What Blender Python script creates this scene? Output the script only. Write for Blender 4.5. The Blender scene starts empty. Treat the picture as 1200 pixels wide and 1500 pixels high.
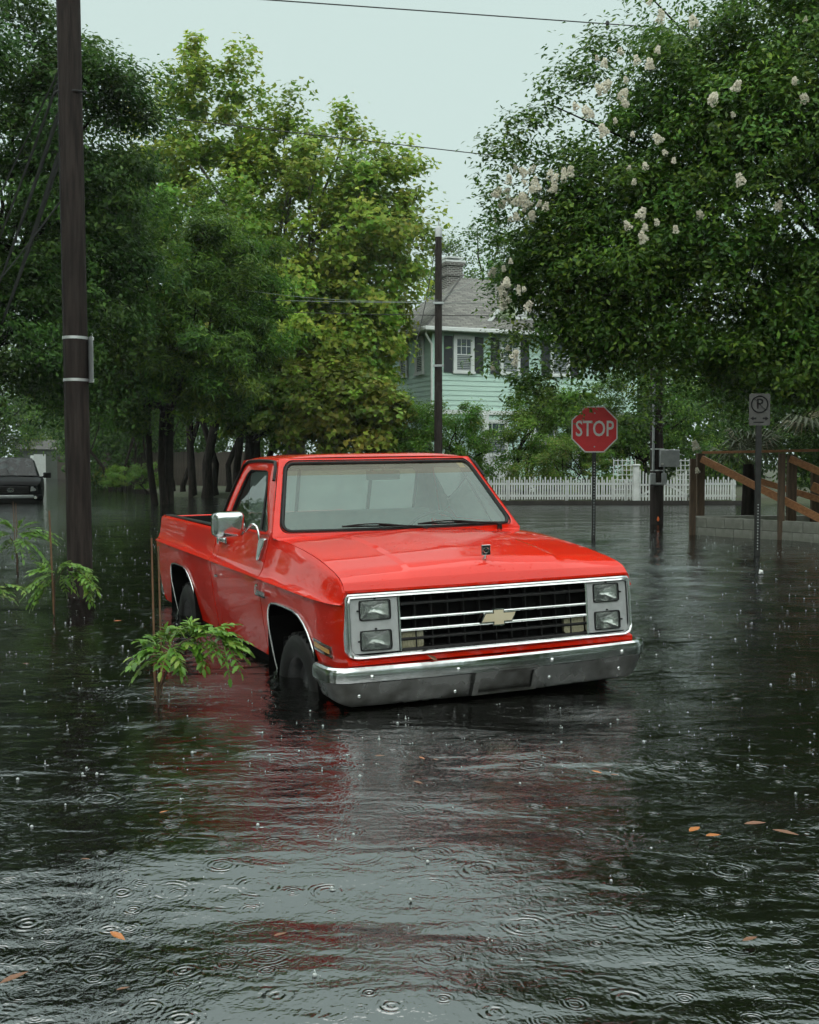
import bpy, bmesh, math, random
import numpy as np
from mathutils import Vector, Matrix
R = math.radians
S = bpy.context.scene
COL = S.collection

# ------------------------------------------------------------------ camera, sky, sun, exposure
CAM_H, PITCH, FPX = 1.328, 0.0452, 1600.0
cam = bpy.data.cameras.new('camera'); cam.sensor_fit = 'HORIZONTAL'; cam.sensor_width = 24.0
cam.lens = 24.0 * FPX / 1200.0; cam.clip_start = 0.05; cam.clip_end = 2000
co = bpy.data.objects.new('camera', cam); COL.objects.link(co)
co.location = (0, 0, CAM_H); co.rotation_euler = (math.pi / 2 - PITCH, 0, 0); S.camera = co
SUN_EL, SUN_AZ = 72.0, 205.0
w = bpy.data.worlds.new('World'); S.world = w; w.use_nodes = True
nt = w.node_tree; bg = nt.nodes['Background']
sky = nt.nodes.new('ShaderNodeTexSky'); sky.sky_type = 'NISHITA'; sky.sun_disc = False
sky.sun_elevation = R(SUN_EL); sky.sun_rotation = R(SUN_AZ); sky.air_density = 1.0; sky.dust_density = 6.0; sky.ozone_density = 1.0
mx = nt.nodes.new('ShaderNodeMix'); mx.data_type = 'RGBA'; mx.inputs[0].default_value = 0.93
mx.inputs[7].default_value = (4.75, 5.85, 5.55, 1)          # even cloud cover over the whole dome
nt.links.new(sky.outputs[0], mx.inputs[6]); nt.links.new(mx.outputs[2], bg.inputs[0]); bg.inputs[1].default_value = 0.0675
sl = bpy.data.lights.new('sun', 'SUN'); sl.energy = 1.5; sl.angle = R(120); sl.color = (1.0, 0.98, 0.94)
so = bpy.data.objects.new('sun', sl); COL.objects.link(so)
_d = Vector((math.sin(R(SUN_AZ)) * math.cos(R(SUN_EL)), math.cos(R(SUN_AZ)) * math.cos(R(SUN_EL)), math.sin(R(SUN_EL))))
so.rotation_euler = _d.to_track_quat('Z', 'Y').to_euler(); so.location = _d * 60
S.view_settings.view_transform = 'Standard'; S.view_settings.look = 'None'
S.view_settings.exposure = 1.02; S.view_settings.gamma = 1.0; S.view_settings.use_curve_mapping = False
S.render.engine = 'CYCLES'
try:
    S.cycles.use_denoising = True; S.cycles.denoiser = 'OPENIMAGEDENOISE'
except Exception: pass
S.cycles.use_light_tree = False
S.cycles.use_adaptive_sampling = True; S.cycles.adaptive_threshold = 0.04
S.cycles.max_bounces = 6; S.cycles.diffuse_bounces = 1; S.cycles.glossy_bounces = 3; S.cycles.transmission_bounces = 5
S.cycles.transparent_max_bounces = 8; S.cycles.volume_bounces = 1; S.cycles.caustics_reflective = False; S.cycles.caustics_refractive = False

def at(px, py, Y):
    """world point at distance Y seen at photograph pixel (layout helper)"""
    c, s = math.cos(PITCH), math.sin(PITCH)
    a = (px - 600) / FPX; b = (750 - py) / FPX
    d = Y / (c + b * s)
    return Vector((a * d, Y, CAM_H + d * (b * c - s)))

# ------------------------------------------------------------------ materials
M = {}
def pmat(name, c, c2=None, scale=8.0, rough=0.5, metal=0.0, bump=0.0, bscale=None, spec=0.5, coat=0.0, coat_rough=0.03,
         rough2=None, stretch=(1, 1, 1), detail=5, lo=0.35, hi=0.65, ior=None):
    m = bpy.data.materials.new(name); m.use_nodes = True; t = m.node_tree; b = t.nodes['Principled BSDF']
    b.inputs['Base Color'].default_value = (*c, 1); b.inputs['Roughness'].default_value = rough
    b.inputs['Metallic'].default_value = metal; b.inputs['Specular IOR Level'].default_value = spec
    b.inputs['Coat Weight'].default_value = coat; b.inputs['Coat Roughness'].default_value = coat_rough
    if ior: b.inputs['IOR'].default_value = ior
    tc = t.nodes.new('ShaderNodeTexCoord'); mp = t.nodes.new('ShaderNodeMapping'); mp.inputs['Scale'].default_value = stretch
    t.links.new(tc.outputs['Object'], mp.inputs[0])
    if c2 is not None or rough2 is not None:
        n = t.nodes.new('ShaderNodeTexNoise'); n.inputs['Scale'].default_value = scale; n.inputs['Detail'].default_value = detail
        t.links.new(mp.outputs[0], n.inputs[0])
        r = t.nodes.new('ShaderNodeMapRange'); r.inputs[1].default_value = lo; r.inputs[2].default_value = hi
        t.links.new(n.outputs[0], r.inputs[0])
        if c2 is not None:
            x = t.nodes.new('ShaderNodeMix'); x.data_type = 'RGBA'; x.inputs[6].default_value = (*c, 1); x.inputs[7].default_value = (*c2, 1)
            t.links.new(r.outputs[0], x.inputs[0]); t.links.new(x.outputs[2], b.inputs['Base Color'])
        if rough2 is not None:
            x = t.nodes.new('ShaderNodeMix'); x.data_type = 'FLOAT'; x.inputs[2].default_value = rough; x.inputs[3].default_value = rough2
            t.links.new(r.outputs[0], x.inputs[0]); t.links.new(x.outputs[0], b.inputs['Roughness'])
    if bump:
        n = t.nodes.new('ShaderNodeTexNoise'); n.inputs['Scale'].default_value = bscale or scale * 3; n.inputs['Detail'].default_value = 4
        t.links.new(mp.outputs[0], n.inputs[0])
        bp = t.nodes.new('ShaderNodeBump'); bp.inputs['Strength'].default_value = min(1, bump); bp.inputs['Distance'].default_value = 0.01
        t.links.new(n.outputs[0], bp.inputs['Height']); t.links.new(bp.outputs[0], b.inputs['Normal'])
    M[name] = m
    return m

def leafmat(name, rough=0.38, trans=0.35):
    m = bpy.data.materials.new(name); m.use_nodes = True; t = m.node_tree; b = t.nodes['Principled BSDF']
    a = t.nodes.new('ShaderNodeAttribute'); a.attribute_name = 'Col'
    t.links.new(a.outputs['Color'], b.inputs['Base Color']); b.inputs['Roughness'].default_value = rough; b.inputs['Specular IOR Level'].default_value = 0.16
    tr = t.nodes.new('ShaderNodeBsdfTranslucent')
    hs = t.nodes.new('ShaderNodeHueSaturation'); hs.inputs['Value'].default_value = 1.35; hs.inputs['Hue'].default_value = 0.5
    t.links.new(a.outputs['Color'], hs.inputs['Color']); t.links.new(hs.outputs[0], tr.inputs[0])
    mxs = t.nodes.new('ShaderNodeMixShader'); mxs.inputs[0].default_value = trans
    t.links.new(b.outputs[0], mxs.inputs[1]); t.links.new(tr.outputs[0], mxs.inputs[2])
    t.links.new(mxs.outputs[0], t.nodes['Material Output'].inputs[0])
    M[name] = m

def glassmat(name, tint=(0.8, 0.9, 0.86), fog=0.0, fogc=(0.7, 0.78, 0.75), ior=1.5, rough=0.02, bump=0.0, bscale=40):
    """thin pane: clear transmission + condensation film + reflection"""
    m = bpy.data.materials.new(name); m.use_nodes = True; t = m.node_tree; t.nodes.remove(t.nodes['Principled BSDF'])
    tr = t.nodes.new('ShaderNodeBsdfTransparent'); tr.inputs[0].default_value = (*tint, 1)
    df = t.nodes.new('ShaderNodeBsdfDiffuse'); df.inputs[0].default_value = (*fogc, 1)
    tl = t.nodes.new('ShaderNodeBsdfTranslucent'); tl.inputs[0].default_value = (*fogc, 1)
    m0 = t.nodes.new('ShaderNodeMixShader'); m0.inputs[0].default_value = 0.35
    t.links.new(df.outputs[0], m0.inputs[1]); t.links.new(tl.outputs[0], m0.inputs[2])
    m1 = t.nodes.new('ShaderNodeMixShader'); m1.inputs[0].default_value = fog
    t.links.new(tr.outputs[0], m1.inputs[1]); t.links.new(m0.outputs[0], m1.inputs[2])
    if fog:
        tc = t.nodes.new('ShaderNodeTexCoord'); n = t.nodes.new('ShaderNodeTexNoise'); n.inputs['Scale'].default_value = 2.5; n.inputs['Detail'].default_value = 4
        t.links.new(tc.outputs['Object'], n.inputs[0])
        r = t.nodes.new('ShaderNodeMapRange'); r.inputs[1].default_value = 0.25; r.inputs[2].default_value = 0.75
        r.inputs[3].default_value = fog * 0.8; r.inputs[4].default_value = min(1, fog * 1.2)
        t.links.new(n.outputs[0], r.inputs[0]); t.links.new(r.outputs[0], m1.inputs[0])
    gl = t.nodes.new('ShaderNodeBsdfGlossy'); gl.inputs['Roughness'].default_value = rough; gl.inputs[0].default_value = (1, 1, 1, 1)
    fr = t.nodes.new('ShaderNodeFresnel'); fr.inputs[0].default_value = ior
    m2 = t.nodes.new('ShaderNodeMixShader'); t.links.new(fr.outputs[0], m2.inputs[0])
    t.links.new(m1.outputs[0], m2.inputs[1]); t.links.new(gl.outputs[0], m2.inputs[2])
    if bump:
        tc2 = t.nodes.new('ShaderNodeTexCoord'); n2 = t.nodes.new('ShaderNodeTexNoise'); n2.inputs['Scale'].default_value = bscale
        t.links.new(tc2.outputs['Object'], n2.inputs[0]); bp = t.nodes.new('ShaderNodeBump'); bp.inputs['Strength'].default_value = bump
        bp.inputs['Distance'].default_value = 0.01
        t.links.new(n2.outputs[0], bp.inputs['Height']); t.links.new(bp.outputs[0], gl.inputs['Normal'])
    t.links.new(m2.outputs[0], t.nodes['Material Output'].inputs[0])
    M[name] = m

pmat('red_paint', (0.70, 0.017, 0.003), (0.62, 0.015, 0.004), 2.0, rough=0.42, spec=0.03, coat=0.85, coat_rough=0.02)
M['red_paint'].node_tree.nodes['Principled BSDF'].inputs['Coat IOR'].default_value = 1.5
def wet_coat(m):
    """rain beads and runs on the clear coat, faint water film edges"""
    t = m.node_tree; b = t.nodes['Principled BSDF']; tc = t.nodes.new('ShaderNodeTexCoord'); v = t.nodes.new('ShaderNodeTexVoronoi'); v.inputs['Scale'].default_value = 48; v.inputs['Randomness'].default_value = 1
    t.links.new(tc.outputs['Object'], v.inputs['Vector']); r = t.nodes.new('ShaderNodeMapRange'); r.interpolation_type = 'SMOOTHSTEP'; r.inputs[1].default_value = .34; r.inputs[2].default_value = .05; t.links.new(v.outputs['Distance'], r.inputs[0])
    sp = t.nodes.new('ShaderNodeSeparateColor'); t.links.new(v.outputs['Color'], sp.inputs[0]); on = t.nodes.new('ShaderNodeMath'); on.operation = 'LESS_THAN'; on.inputs[1].default_value = .45; t.links.new(sp.outputs[0], on.inputs[0])
    n = t.nodes.new('ShaderNodeTexNoise'); n.inputs['Scale'].default_value = 2.2; n.inputs['Detail'].default_value = 3; t.links.new(tc.outputs['Object'], n.inputs[0]); r2 = t.nodes.new('ShaderNodeMapRange'); r2.inputs[1].default_value = .42; r2.inputs[2].default_value = .6; t.links.new(n.outputs[0], r2.inputs[0])
    mu = t.nodes.new('ShaderNodeMath'); mu.operation = 'MULTIPLY'; t.links.new(r.outputs[0], mu.inputs[0]); t.links.new(on.outputs[0], mu.inputs[1]); m2 = t.nodes.new('ShaderNodeMath'); m2.operation = 'MULTIPLY'; t.links.new(mu.outputs[0], m2.inputs[0]); t.links.new(r2.outputs[0], m2.inputs[1])
    bp = t.nodes.new('ShaderNodeBump'); bp.inputs['Strength'].default_value = .9; bp.inputs['Distance'].default_value = .005; t.links.new(m2.outputs[0], bp.inputs['Height']); t.links.new(bp.outputs[0], b.inputs['Coat Normal'])
wet_coat(M['red_paint'])
pmat('grimy_shaded_chrome', (0.14, 0.145, 0.14), (0.055, 0.054, 0.048), 5, rough=0.22, rough2=0.5, metal=0.85, bump=0.08, bscale=20, lo=0.4, hi=0.66)  # road grime plus the dark water's reflection put into the chrome's colour
pmat('black_paint', (0.005, 0.006, 0.007), rough=0.45, spec=.05, coat=.0, coat_rough=0.04)
pmat('chrome', (0.70, 0.72, 0.72), (0.58, 0.60, 0.59), 9, rough=0.08, rough2=0.16, metal=1.0, bump=0.03, bscale=30)
pmat('worn_chrome', (0.60, 0.62, 0.62), (0.32, 0.315, 0.30), 7, rough=0.07, rough2=0.28, metal=1.0, bump=0.06, bscale=24, lo=0.45, hi=0.75)
pmat('silver_paint', (0.52, 0.54, 0.54), (0.45, 0.47, 0.47), 20, rough=0.35, metal=0.3, spec=0.6)
pmat('black_plastic', (0.008, 0.008, 0.008), (0.013, 0.013, 0.013), 30, rough=0.42, spec=0.2)
pmat('rubber', (0.010, 0.010, 0.010), (0.018, 0.018, 0.017), 12, rough=0.5, spec=0.2, bump=0.15, bscale=60)
pmat('dark_under', (0.004, 0.004, 0.004), rough=0.9, spec=0.05)
pmat('rim_steel', (0.05, 0.052, 0.055), (0.10, 0.10, 0.10), 14, rough=0.45, metal=0.6)
pmat('interior_grey', (0.38, 0.43, 0.41), (0.30, 0.34, 0.33), 6, rough=0.85, bump=0.1, bscale=80)
pmat('interior_dark', (0.03, 0.034, 0.034), rough=0.7)
pmat('amber_lens', (0.80, 0.46, 0.13), (0.70, 0.40, 0.10), 60, rough=0.15, coat=1.0)
pmat('dark_red_lens', (0.10, 0.008, 0.006), rough=0.2, coat=1.0)
pmat('clear_lamp', (0.35, 0.33, 0.22), (0.16, 0.15, 0.09), 60, rough=0.12, coat=1.0, stretch=(1, 6, 1))
pmat('reflector', (0.8, 0.8, 0.78), (0.45, 0.46, 0.44), 9, rough=0.08, rough2=0.2, metal=1.0, bump=0.5, bscale=26)
pmat('emblem_cream', (0.62, 0.55, 0.38), rough=0.25, coat=1.0)
pmat('sticker_yellow', (0.75, 0.62, 0.28), rough=0.6)
glassmat('windshield_glass', (0.80, 0.93, 0.89), fog=0.15, fogc=(0.58, 0.92, 0.82), ior=1.55, rough=0.012)
glassmat('tint_band_glass', (0.60, 0.58, 0.38), fog=0.25, fogc=(0.46, 0.46, 0.30), ior=1.5, rough=0.02)
glassmat('rear_glass', (0.85, 0.93, 0.90), fog=0.5, fogc=(0.8, 0.95, 0.9), ior=1.5, rough=0.01)
glassmat('side_glass', (0.45, 0.55, 0.52), fog=0.02, ior=1.6, rough=0.01)
glassmat('lamp_glass', (0.9, 0.94, 0.92), fog=0.16, ior=1.5, rough=0.05, bump=0.5, bscale=70)
pmat('window_glass', (0.03, 0.05, 0.06), (0.06, 0.09, 0.10), 3, rough=0.08, spec=0.6)
pmat('dark_glass', (0.006, 0.009, 0.010), (0.03, 0.045, 0.045), 4, rough=0.12, spec=0.25, lo=.5, hi=.62)
pmat('pole_wood', (0.042, 0.034, 0.030), (0.020, 0.016, 0.015), 5, rough=0.75, bump=0.6, bscale=18, stretch=(6, 6, 0.5), spec=0.15)
pmat('galvanised', (0.42, 0.45, 0.45), (0.34, 0.37, 0.37), 12, rough=0.45, metal=0.4)
pmat('band_steel', (0.75, 0.77, 0.77), rough=0.3, metal=0.7)
pmat('sign_red', (0.74, 0.018, 0.024), (0.68, 0.016, 0.022), 10, rough=0.4)
pmat('sign_white', (0.78, 0.78, 0.75), (0.68, 0.68, 0.65), 12, rough=0.45)
pmat('sign_grey', (0.07, 0.07, 0.064), (0.052, 0.052, 0.048), 14, rough=0.55)
pmat('sign_black', (0.008, 0.008, 0.008), rough=0.6, spec=.15)
pmat('post_dark', (0.022, 0.024, 0.022), (0.012, 0.013, 0.012), 14, rough=0.5, metal=0.3)
pmat('picket_white', (0.74, 0.77, 0.75), (0.56, 0.60, 0.57), 4, rough=0.6, bump=0.2, bscale=30)
pmat('clapboard_mint', (0.56, 0.78, 0.68), (0.50, 0.71, 0.62), 2.5, rough=0.6, stretch=(0.4, 1, 3))
pmat('clapboard_lime', (0.46, 0.56, 0.33), (0.40, 0.50, 0.30), 2.5, rough=0.6)
pmat('trim_white', (0.76, 0.80, 0.78), (0.68, 0.72, 0.70), 5, rough=0.5)
pmat('shutter_dark', (0.02, 0.025, 0.03), rough=0.6)
pmat('ramp_wood', (0.46, 0.21, 0.085), (0.30, 0.13, 0.052), 7, rough=0.6, bump=0.3, stretch=(0.6, 4, 4))
pmat('post_wood', (0.13, 0.085, 0.05), (0.07, 0.048, 0.03), 6, rough=0.75, bump=0.4, stretch=(4, 4, 0.6))
pmat('block_concrete', (0.30, 0.31, 0.27), (0.20, 0.21, 0.175), 5, rough=0.85, bump=0.5, bscale=50)
pmat('mortar', (0.13, 0.135, 0.115), rough=0.95)
pmat('bark', (0.030, 0.025, 0.020), (0.013, 0.011, 0.010), 6, rough=0.85, bump=0.8, bscale=14, stretch=(3, 3, 0.6), spec=0.1)
pmat('bark_pale', (0.20, 0.19, 0.15), (0.09, 0.085, 0.065), 4, rough=0.8, bump=0.4)
pmat('twig', (0.075, 0.042, 0.024), (0.045, 0.026, 0.016), 10, rough=0.7)
pmat('dry_stalk', (0.22, 0.12, 0.06), (0.12, 0.065, 0.035), 10, rough=0.8)
pmat('fallen_leaf', (0.50, 0.19, 0.04), (0.28, 0.09, 0.025), 30, rough=0.45)
pmat('fallen_leaf_brown', (0.20, 0.09, 0.04), (0.13, 0.06, 0.03), 30, rough=0.45)
pmat('wire_black', (0.012, 0.013, 0.013), rough=0.6)
pmat('wire_pale', (0.20, 0.23, 0.21), rough=0.6)
pmat('fence_board', (0.085, 0.07, 0.055), (0.05, 0.042, 0.034), 3, rough=0.85, stretch=(3, 3, 0.5))
pmat('flower_white', (0.93, 0.90, 0.79), (0.85, 0.80, 0.66), 14, rough=0.8, spec=0.1)
def add_trans(m, col, f):
    t = m.node_tree; b = t.nodes['Principled BSDF']; tr = t.nodes.new('ShaderNodeBsdfTranslucent'); tr.inputs[0].default_value = (*col, 1); ms = t.nodes.new('ShaderNodeMixShader'); ms.inputs[0].default_value = f
    t.links.new(b.outputs[0], ms.inputs[1]); t.links.new(tr.outputs[0], ms.inputs[2]); t.links.new(ms.outputs[0], t.nodes['Material Output'].inputs[0])
add_trans(M['flower_white'], (.9, .87, .74), .45)
pmat('orange_mark', (0.85, 0.16, 0.03), rough=0.6)
leafmat('leaf', 0.36, 0.36); leafmat('leaf_glossy', 0.3, 0.30)
# rain splash: drops and little domes of water catching the sky
pmat('splash_water', (0.42, 0.46, 0.45), rough=0.12, spec=0.8)

def shingles():
    m = pmat('shingle', (0.22, 0.22, 0.20)); t = m.node_tree; b = t.nodes['Principled BSDF']
    tc = t.nodes.new('ShaderNodeTexCoord'); br = t.nodes.new('ShaderNodeTexBrick')
    br.inputs['Color1'].default_value = (0.25, 0.25, 0.225, 1); br.inputs['Color2'].default_value = (0.13, 0.13, 0.12, 1); br.inputs['Mortar'].default_value = (0.08, 0.08, 0.075, 1)
    br.inputs['Scale'].default_value = 1.0; br.inputs['Brick Width'].default_value = 0.34; br.inputs['Row Height'].default_value = 0.15; br.inputs['Mortar Size'].default_value = 0.012
    t.links.new(tc.outputs['UV'], br.inputs[0]); t.links.new(br.outputs[0], b.inputs['Base Color'])
    bp = t.nodes.new('ShaderNodeBump'); bp.inputs['Distance'].default_value = 0.02; t.links.new(br.outputs['Fac'], bp.inputs['Height']); bp.invert = True
    t.links.new(bp.outputs[0], b.inputs['Normal']); b.inputs['Roughness'].default_value = 0.8
shingles()
def brickmat():
    m = pmat('chimney_brick', (0.2, 0.2, 0.2)); t = m.node_tree; b = t.nodes['Principled BSDF']
    tc = t.nodes.new('ShaderNodeTexCoord'); br = t.nodes.new('ShaderNodeTexBrick')
    br.inputs['Color1'].default_value = (0.12, 0.105, 0.10, 1); br.inputs['Color2'].default_value = (0.07, 0.062, 0.06, 1); br.inputs['Mortar'].default_value = (0.42, 0.43, 0.40, 1)
    br.inputs['Scale'].default_value = 1.0; br.inputs['Brick Width'].default_value = 0.2; br.inputs['Row Height'].default_value = 0.075; br.inputs['Mortar Size'].default_value = 0.012
    t.links.new(tc.outputs['UV'], br.inputs[0]); t.links.new(br.outputs[0], b.inputs['Base Color']); b.inputs['Roughness'].default_value = 0.85
brickmat()

# ------------------------------------------------------------------ mesh helpers
class MB:
    def __init__(s): s.v = []; s.f = []; s.uv = {}
    def add(s, vs, fs):
        o = len(s.v); s.v += [tuple(p) for p in vs]; s.f += [tuple(i + o for i in f) for f in fs]; return s
    def box(s, a, b):
        x0, y0, z0 = a; x1, y1, z1 = b
        return s.add([(x0,y0,z0),(x1,y0,z0),(x1,y1,z0),(x0,y1,z0),(x0,y0,z1),(x1,y0,z1),(x1,y1,z1),(x0,y1,z1)],
                     [(0,3,2,1),(4,5,6,7),(0,1,5,4),(1,2,6,5),(2,3,7,6),(3,0,4,7)])
    def cbox(s, c, sz, rot=None):
        h = [k / 2 for k in sz]; o = len(s.v); s.box((-h[0], -h[1], -h[2]), h); m = rot or Matrix.Identity(3); c = Vector(c)
        for i in range(o, len(s.v)): s.v[i] = tuple(m @ Vector(s.v[i]) + c)
        return s
    def beam(s, p, q, wd, ht, up=(0, 0, 1)):
        p = Vector(p); q = Vector(q); d = (q - p); L = d.length; d.normalize(); u = Vector(up); sd = d.cross(u).normalized(); u = sd.cross(d)
        m = Matrix((d, sd, u)).transposed(); return s.cbox((p + q) / 2, (L, wd, ht), m)
    def tube(s, pts, r, n=8, cap=True, closed=False):
        pts = [Vector(p) for p in pts]; k = len(pts); rr = r if isinstance(r, (list, tuple)) else [r] * k; vs = []; fs = []
        t0 = (pts[1] - pts[0]).normalized(); a = t0.orthogonal().normalized()
        for i, p in enumerate(pts):
            if closed: t = (pts[(i + 1) % k] - pts[i - 1]).normalized()
            else: t = (pts[min(i + 1, k - 1)] - pts[max(i - 1, 0)]).normalized()
            a = (a - t * a.dot(t)).normalized(); b = t.cross(a)
            for j in range(n):
                an = 2 * math.pi * j / n; vs.append(p + (a * math.cos(an) + b * math.sin(an)) * rr[i])
        for i in range(k if closed else k - 1):
            i2 = (i + 1) % k
            for j in range(n): fs.append((i*n+j, i*n+(j+1)%n, i2*n+(j+1)%n, i2*n+j))
        if cap and not closed:
            fs.append(tuple(range(n))[::-1]); fs.append(tuple((k-1)*n + j for j in range(n)))
        return s.add(vs, fs)
    def grid(s, P, flip=False, wrap=False):
        nu = len(P); nv = len(P[0]); vs = [p for row in P for p in row]; fs = []
        for i in range(nu - 1):
            for j in range(nv - 1 if not wrap else nv):
                j2 = (j + 1) % nv; f = (i*nv+j, (i+1)*nv+j, (i+1)*nv+j2, i*nv+j2); fs.append(f[::-1] if flip else f)
        return s.add(vs, fs)
    def lathe(s, prof, n=24, axis='y', c=(0, 0, 0), a0=0, a1=2*math.pi):
        full = abs(a1 - a0 - 2*math.pi) < 1e-6; rows = []
        for r, h in prof:
            row = []
            for j in range(n if full else n + 1):
                a = a0 + (a1 - a0) * j / n; x, z = r * math.cos(a), r * math.sin(a)
                p = {'y': (x, h, z), 'z': (x, z, h), 'x': (h, x, z)}[axis]; row.append((p[0]+c[0], p[1]+c[1], p[2]+c[2]))
            rows.append(row)
        return s.grid(rows, wrap=full)
    def fan(s, loop, c):
        n = len(loop); return s.add(list(loop) + [c], [(i, (i + 1) % n, n) for i in range(n)])
    def ring(s, A, B):
        n = len(A); return s.add(list(A) + list(B), [(i, (i+1) % n, n + (i+1) % n, n + i) for i in range(n)])
    def poly_prism(s, pts2, f0, f1):
        n = len(pts2); a = [f0(*p) for p in pts2]; b = [f1(*p) for p in pts2]
        return s.add(a + b, [tuple(range(n))[::-1], tuple(range(n, 2*n))] + [(i, (i+1) % n, n+(i+1) % n, n+i) for i in range(n)])
    def mesh(s, name, mat, smooth=False):
        me = bpy.data.meshes.new(name); me.from_pydata(s.v, [], s.f); me.update()
        bm = bmesh.new(); bm.from_mesh(me); bmesh.ops.remove_doubles(bm, verts=bm.verts, dist=1e-5); bmesh.ops.recalc_face_normals(bm, faces=bm.faces); bm.to_mesh(me); bm.free()
        if smooth:
            me.polygons.foreach_set('use_smooth', [True] * len(me.polygons))
            try: me.set_sharp_from_angle(angle=R(smooth if smooth > 1 else 38))
            except Exception: pass
        for k in (mat if isinstance(mat, list) else [mat]): me.materials.append(M[k])
        return me
    def build(s, name, mat, parent=None, smooth=False, bevel=0, solid=0, seg=2):
        o = bpy.data.objects.new(name, s.mesh(name, mat, smooth)); COL.objects.link(o)
        if parent: o.parent = parent
        if solid:
            m = o.modifiers.new('solid', 'SOLIDIFY'); m.thickness = solid; m.offset = 0
        if bevel:
            m = o.modifiers.new('bevel', 'BEVEL'); m.width = bevel; m.segments = seg; m.limit_method = 'ANGLE'; m.angle_limit = R(40); m.harden_normals = False
            o.data.polygons.foreach_set('use_smooth', [True] * len(o.data.polygons))
            try: o.data.set_sharp_from_angle(angle=R(60))
            except Exception: pass
        return o
def obj(name, me, parent=None, loc=None, rot=None, sc=None):
    o = bpy.data.objects.new(name, me); COL.objects.link(o)
    if parent: o.parent = parent
    if loc is not None: o.location = loc
    if rot is not None: o.rotation_euler = rot
    if sc is not None: o.scale = sc if isinstance(sc, (tuple, list, Vector)) else (sc,) * 3
    return o
def tag(o, label=None, cat=None, group=None, kind=None):
    if label: o['label'] = label
    if cat: o['category'] = cat
    if group: o['group'] = group
    if kind: o['kind'] = kind
    return o
def thing(name, label, cat, loc=(0, 0, 0), rot=(0, 0, 0), group=None):
    o = bpy.data.objects.new(name, None); COL.objects.link(o); o.location = loc; o.rotation_euler = rot; o.empty_display_size = 0.3
    return tag(o, label, cat, group)
def text_mesh(txt, mat, size=1.0, extrude=0.002, shear=0.0, sx=1.0):
    c = bpy.data.curves.new('t', 'FONT'); c.body = txt; c.size = size; c.extrude = extrude; c.align_x = 'CENTER'; c.align_y = 'CENTER'; c.shear = shear
    c.offset = 0.012 * size; c.resolution_u = 3
    o = bpy.data.objects.new('t', c); COL.objects.link(o); dg = bpy.context.evaluated_depsgraph_get(); dg.update()
    me = bpy.data.meshes.new_from_object(o.evaluated_get(dg)); bpy.data.objects.remove(o); bpy.data.curves.remove(c)
    me.transform(Matrix.Diagonal((sx, 1, 1, 1))); me.materials.clear(); me.materials.append(M[mat]); return me
def rrect(x0, x1, y0, y1, r, n=5, rb=None):
    """rounded rectangle, counter-clockwise; r top radius, rb bottom radius"""
    rb = r if rb is None else rb; out = []
    for cx, cy, a0, q in ((x1 - rb, y0 + rb, -90, rb), (x1 - r, y1 - r, 0, r), (x0 + r, y1 - r, 90, r), (x0 + rb, y0 + rb, 180, rb)):
        for i in range(n + 1):
            a = R(a0 + 90 * i / n); out.append((cx + q * math.cos(a), cy + q * math.sin(a)))
    return out
def lerp(a, b, t): return a + (b - a) * t
def interp(x, pts): return float(np.interp(x, [p[0] for p in pts], [p[1] for p in pts]))
def smooth_interp(x, pts):
    xs = [p[0] for p in pts]; 
    for i in range(len(xs) - 1):
        if x <= xs[i + 1] or i == len(xs) - 2:
            t = max(0, min(1, (x - xs[i]) / (xs[i+1] - xs[i]))); p1, p2 = pts[i][1], pts[i+1][1]
            p0 = pts[i-1][1] if i else 2*p1 - p2; p3 = pts[i+2][1] if i + 2 < len(xs) else 2*p2 - p1
            return 0.5 * ((2*p1) + (-p0+p2)*t + (2*p0-5*p1+4*p2-p3)*t*t + (-p0+3*p1-3*p2+p3)*t**3)

# ================================================================== RED PICKUP TRUCK
TX, TY, TYAW, TWD, TROLL = 0.175, 6.936, 0.420, 0.38, 0.0151
T = thing('pickup_truck', 'red square-bodied pickup truck with chrome grille standing hub-deep in floodwater', 'pickup truck',
          (TX, TY, -TWD), (TROLL, 0, TYAW - math.pi / 2))
def zc(x): return 0.965 - 0.009 * x
def yc(x):
    if x <= 0.40: return 1.0
    u = min(1, (x - 0.40) / 0.40); return 0.925 + 0.075 * math.sqrt(max(0, 1 - u * u))
ARCH = [(-.46,.36),(-.465,.50),(-.465,.66),(-.455,.73),(-.43,.785),(-.39,.82),(-.33,.84),(-.22,.85),(-.05,.85),(.10,.848),(.20,.83),(.28,.795),(.34,.75),(.385,.69),(.425,.61),(.455,.52),(.475,.44),(.485,.36)]
def ylow(x, z):
    """body side below the crease"""
    t = max(0, (zc(x) - z) / 0.55); e = 0.018 if z < zc(x) - 0.004 else 0.0
    return yc(x) - e - 0.022 * t - 0.050 * t ** 2
def side_low(mb, s, xa, xb, zb, arch=None, n=14):
    """lower panel from xa to xb (xa<xb), bottom zb, optional arch centred at arch"""
    cols = []
    xs = list(np.linspace(xa, xb, n))
    if arch is None: cols = [(x, zb, x) for x in xs]
    else:
        a = [(p[0] + arch, p[1]) for p in ARCH]
        for x in np.linspace(xa, a[0][0] - 0.004, 6): cols.append((x, zb, x))
        top = np.linspace(a[0][0], a[-1][0], len(a))
        for (x, z), tx in zip(a, top): cols.append((x, max(z, zb), lerp(x, tx, 0.0)))
        for x in np.linspace(a[-1][0] + 0.004, xb, 6): cols.append((x, zb, x))
    P = []
    for x, z0, _ in cols:
        row = []; zt = zc(x)
        for t in (0, .12, .25, .4, .55, .7, .82, .92, .985, 1.0):
            z = lerp(z0, zt, t); row.append((x, s * (ylow(x, z) if t < 1 else yc(x)), z))
        P.append(row)
    mb.grid(P)
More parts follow.
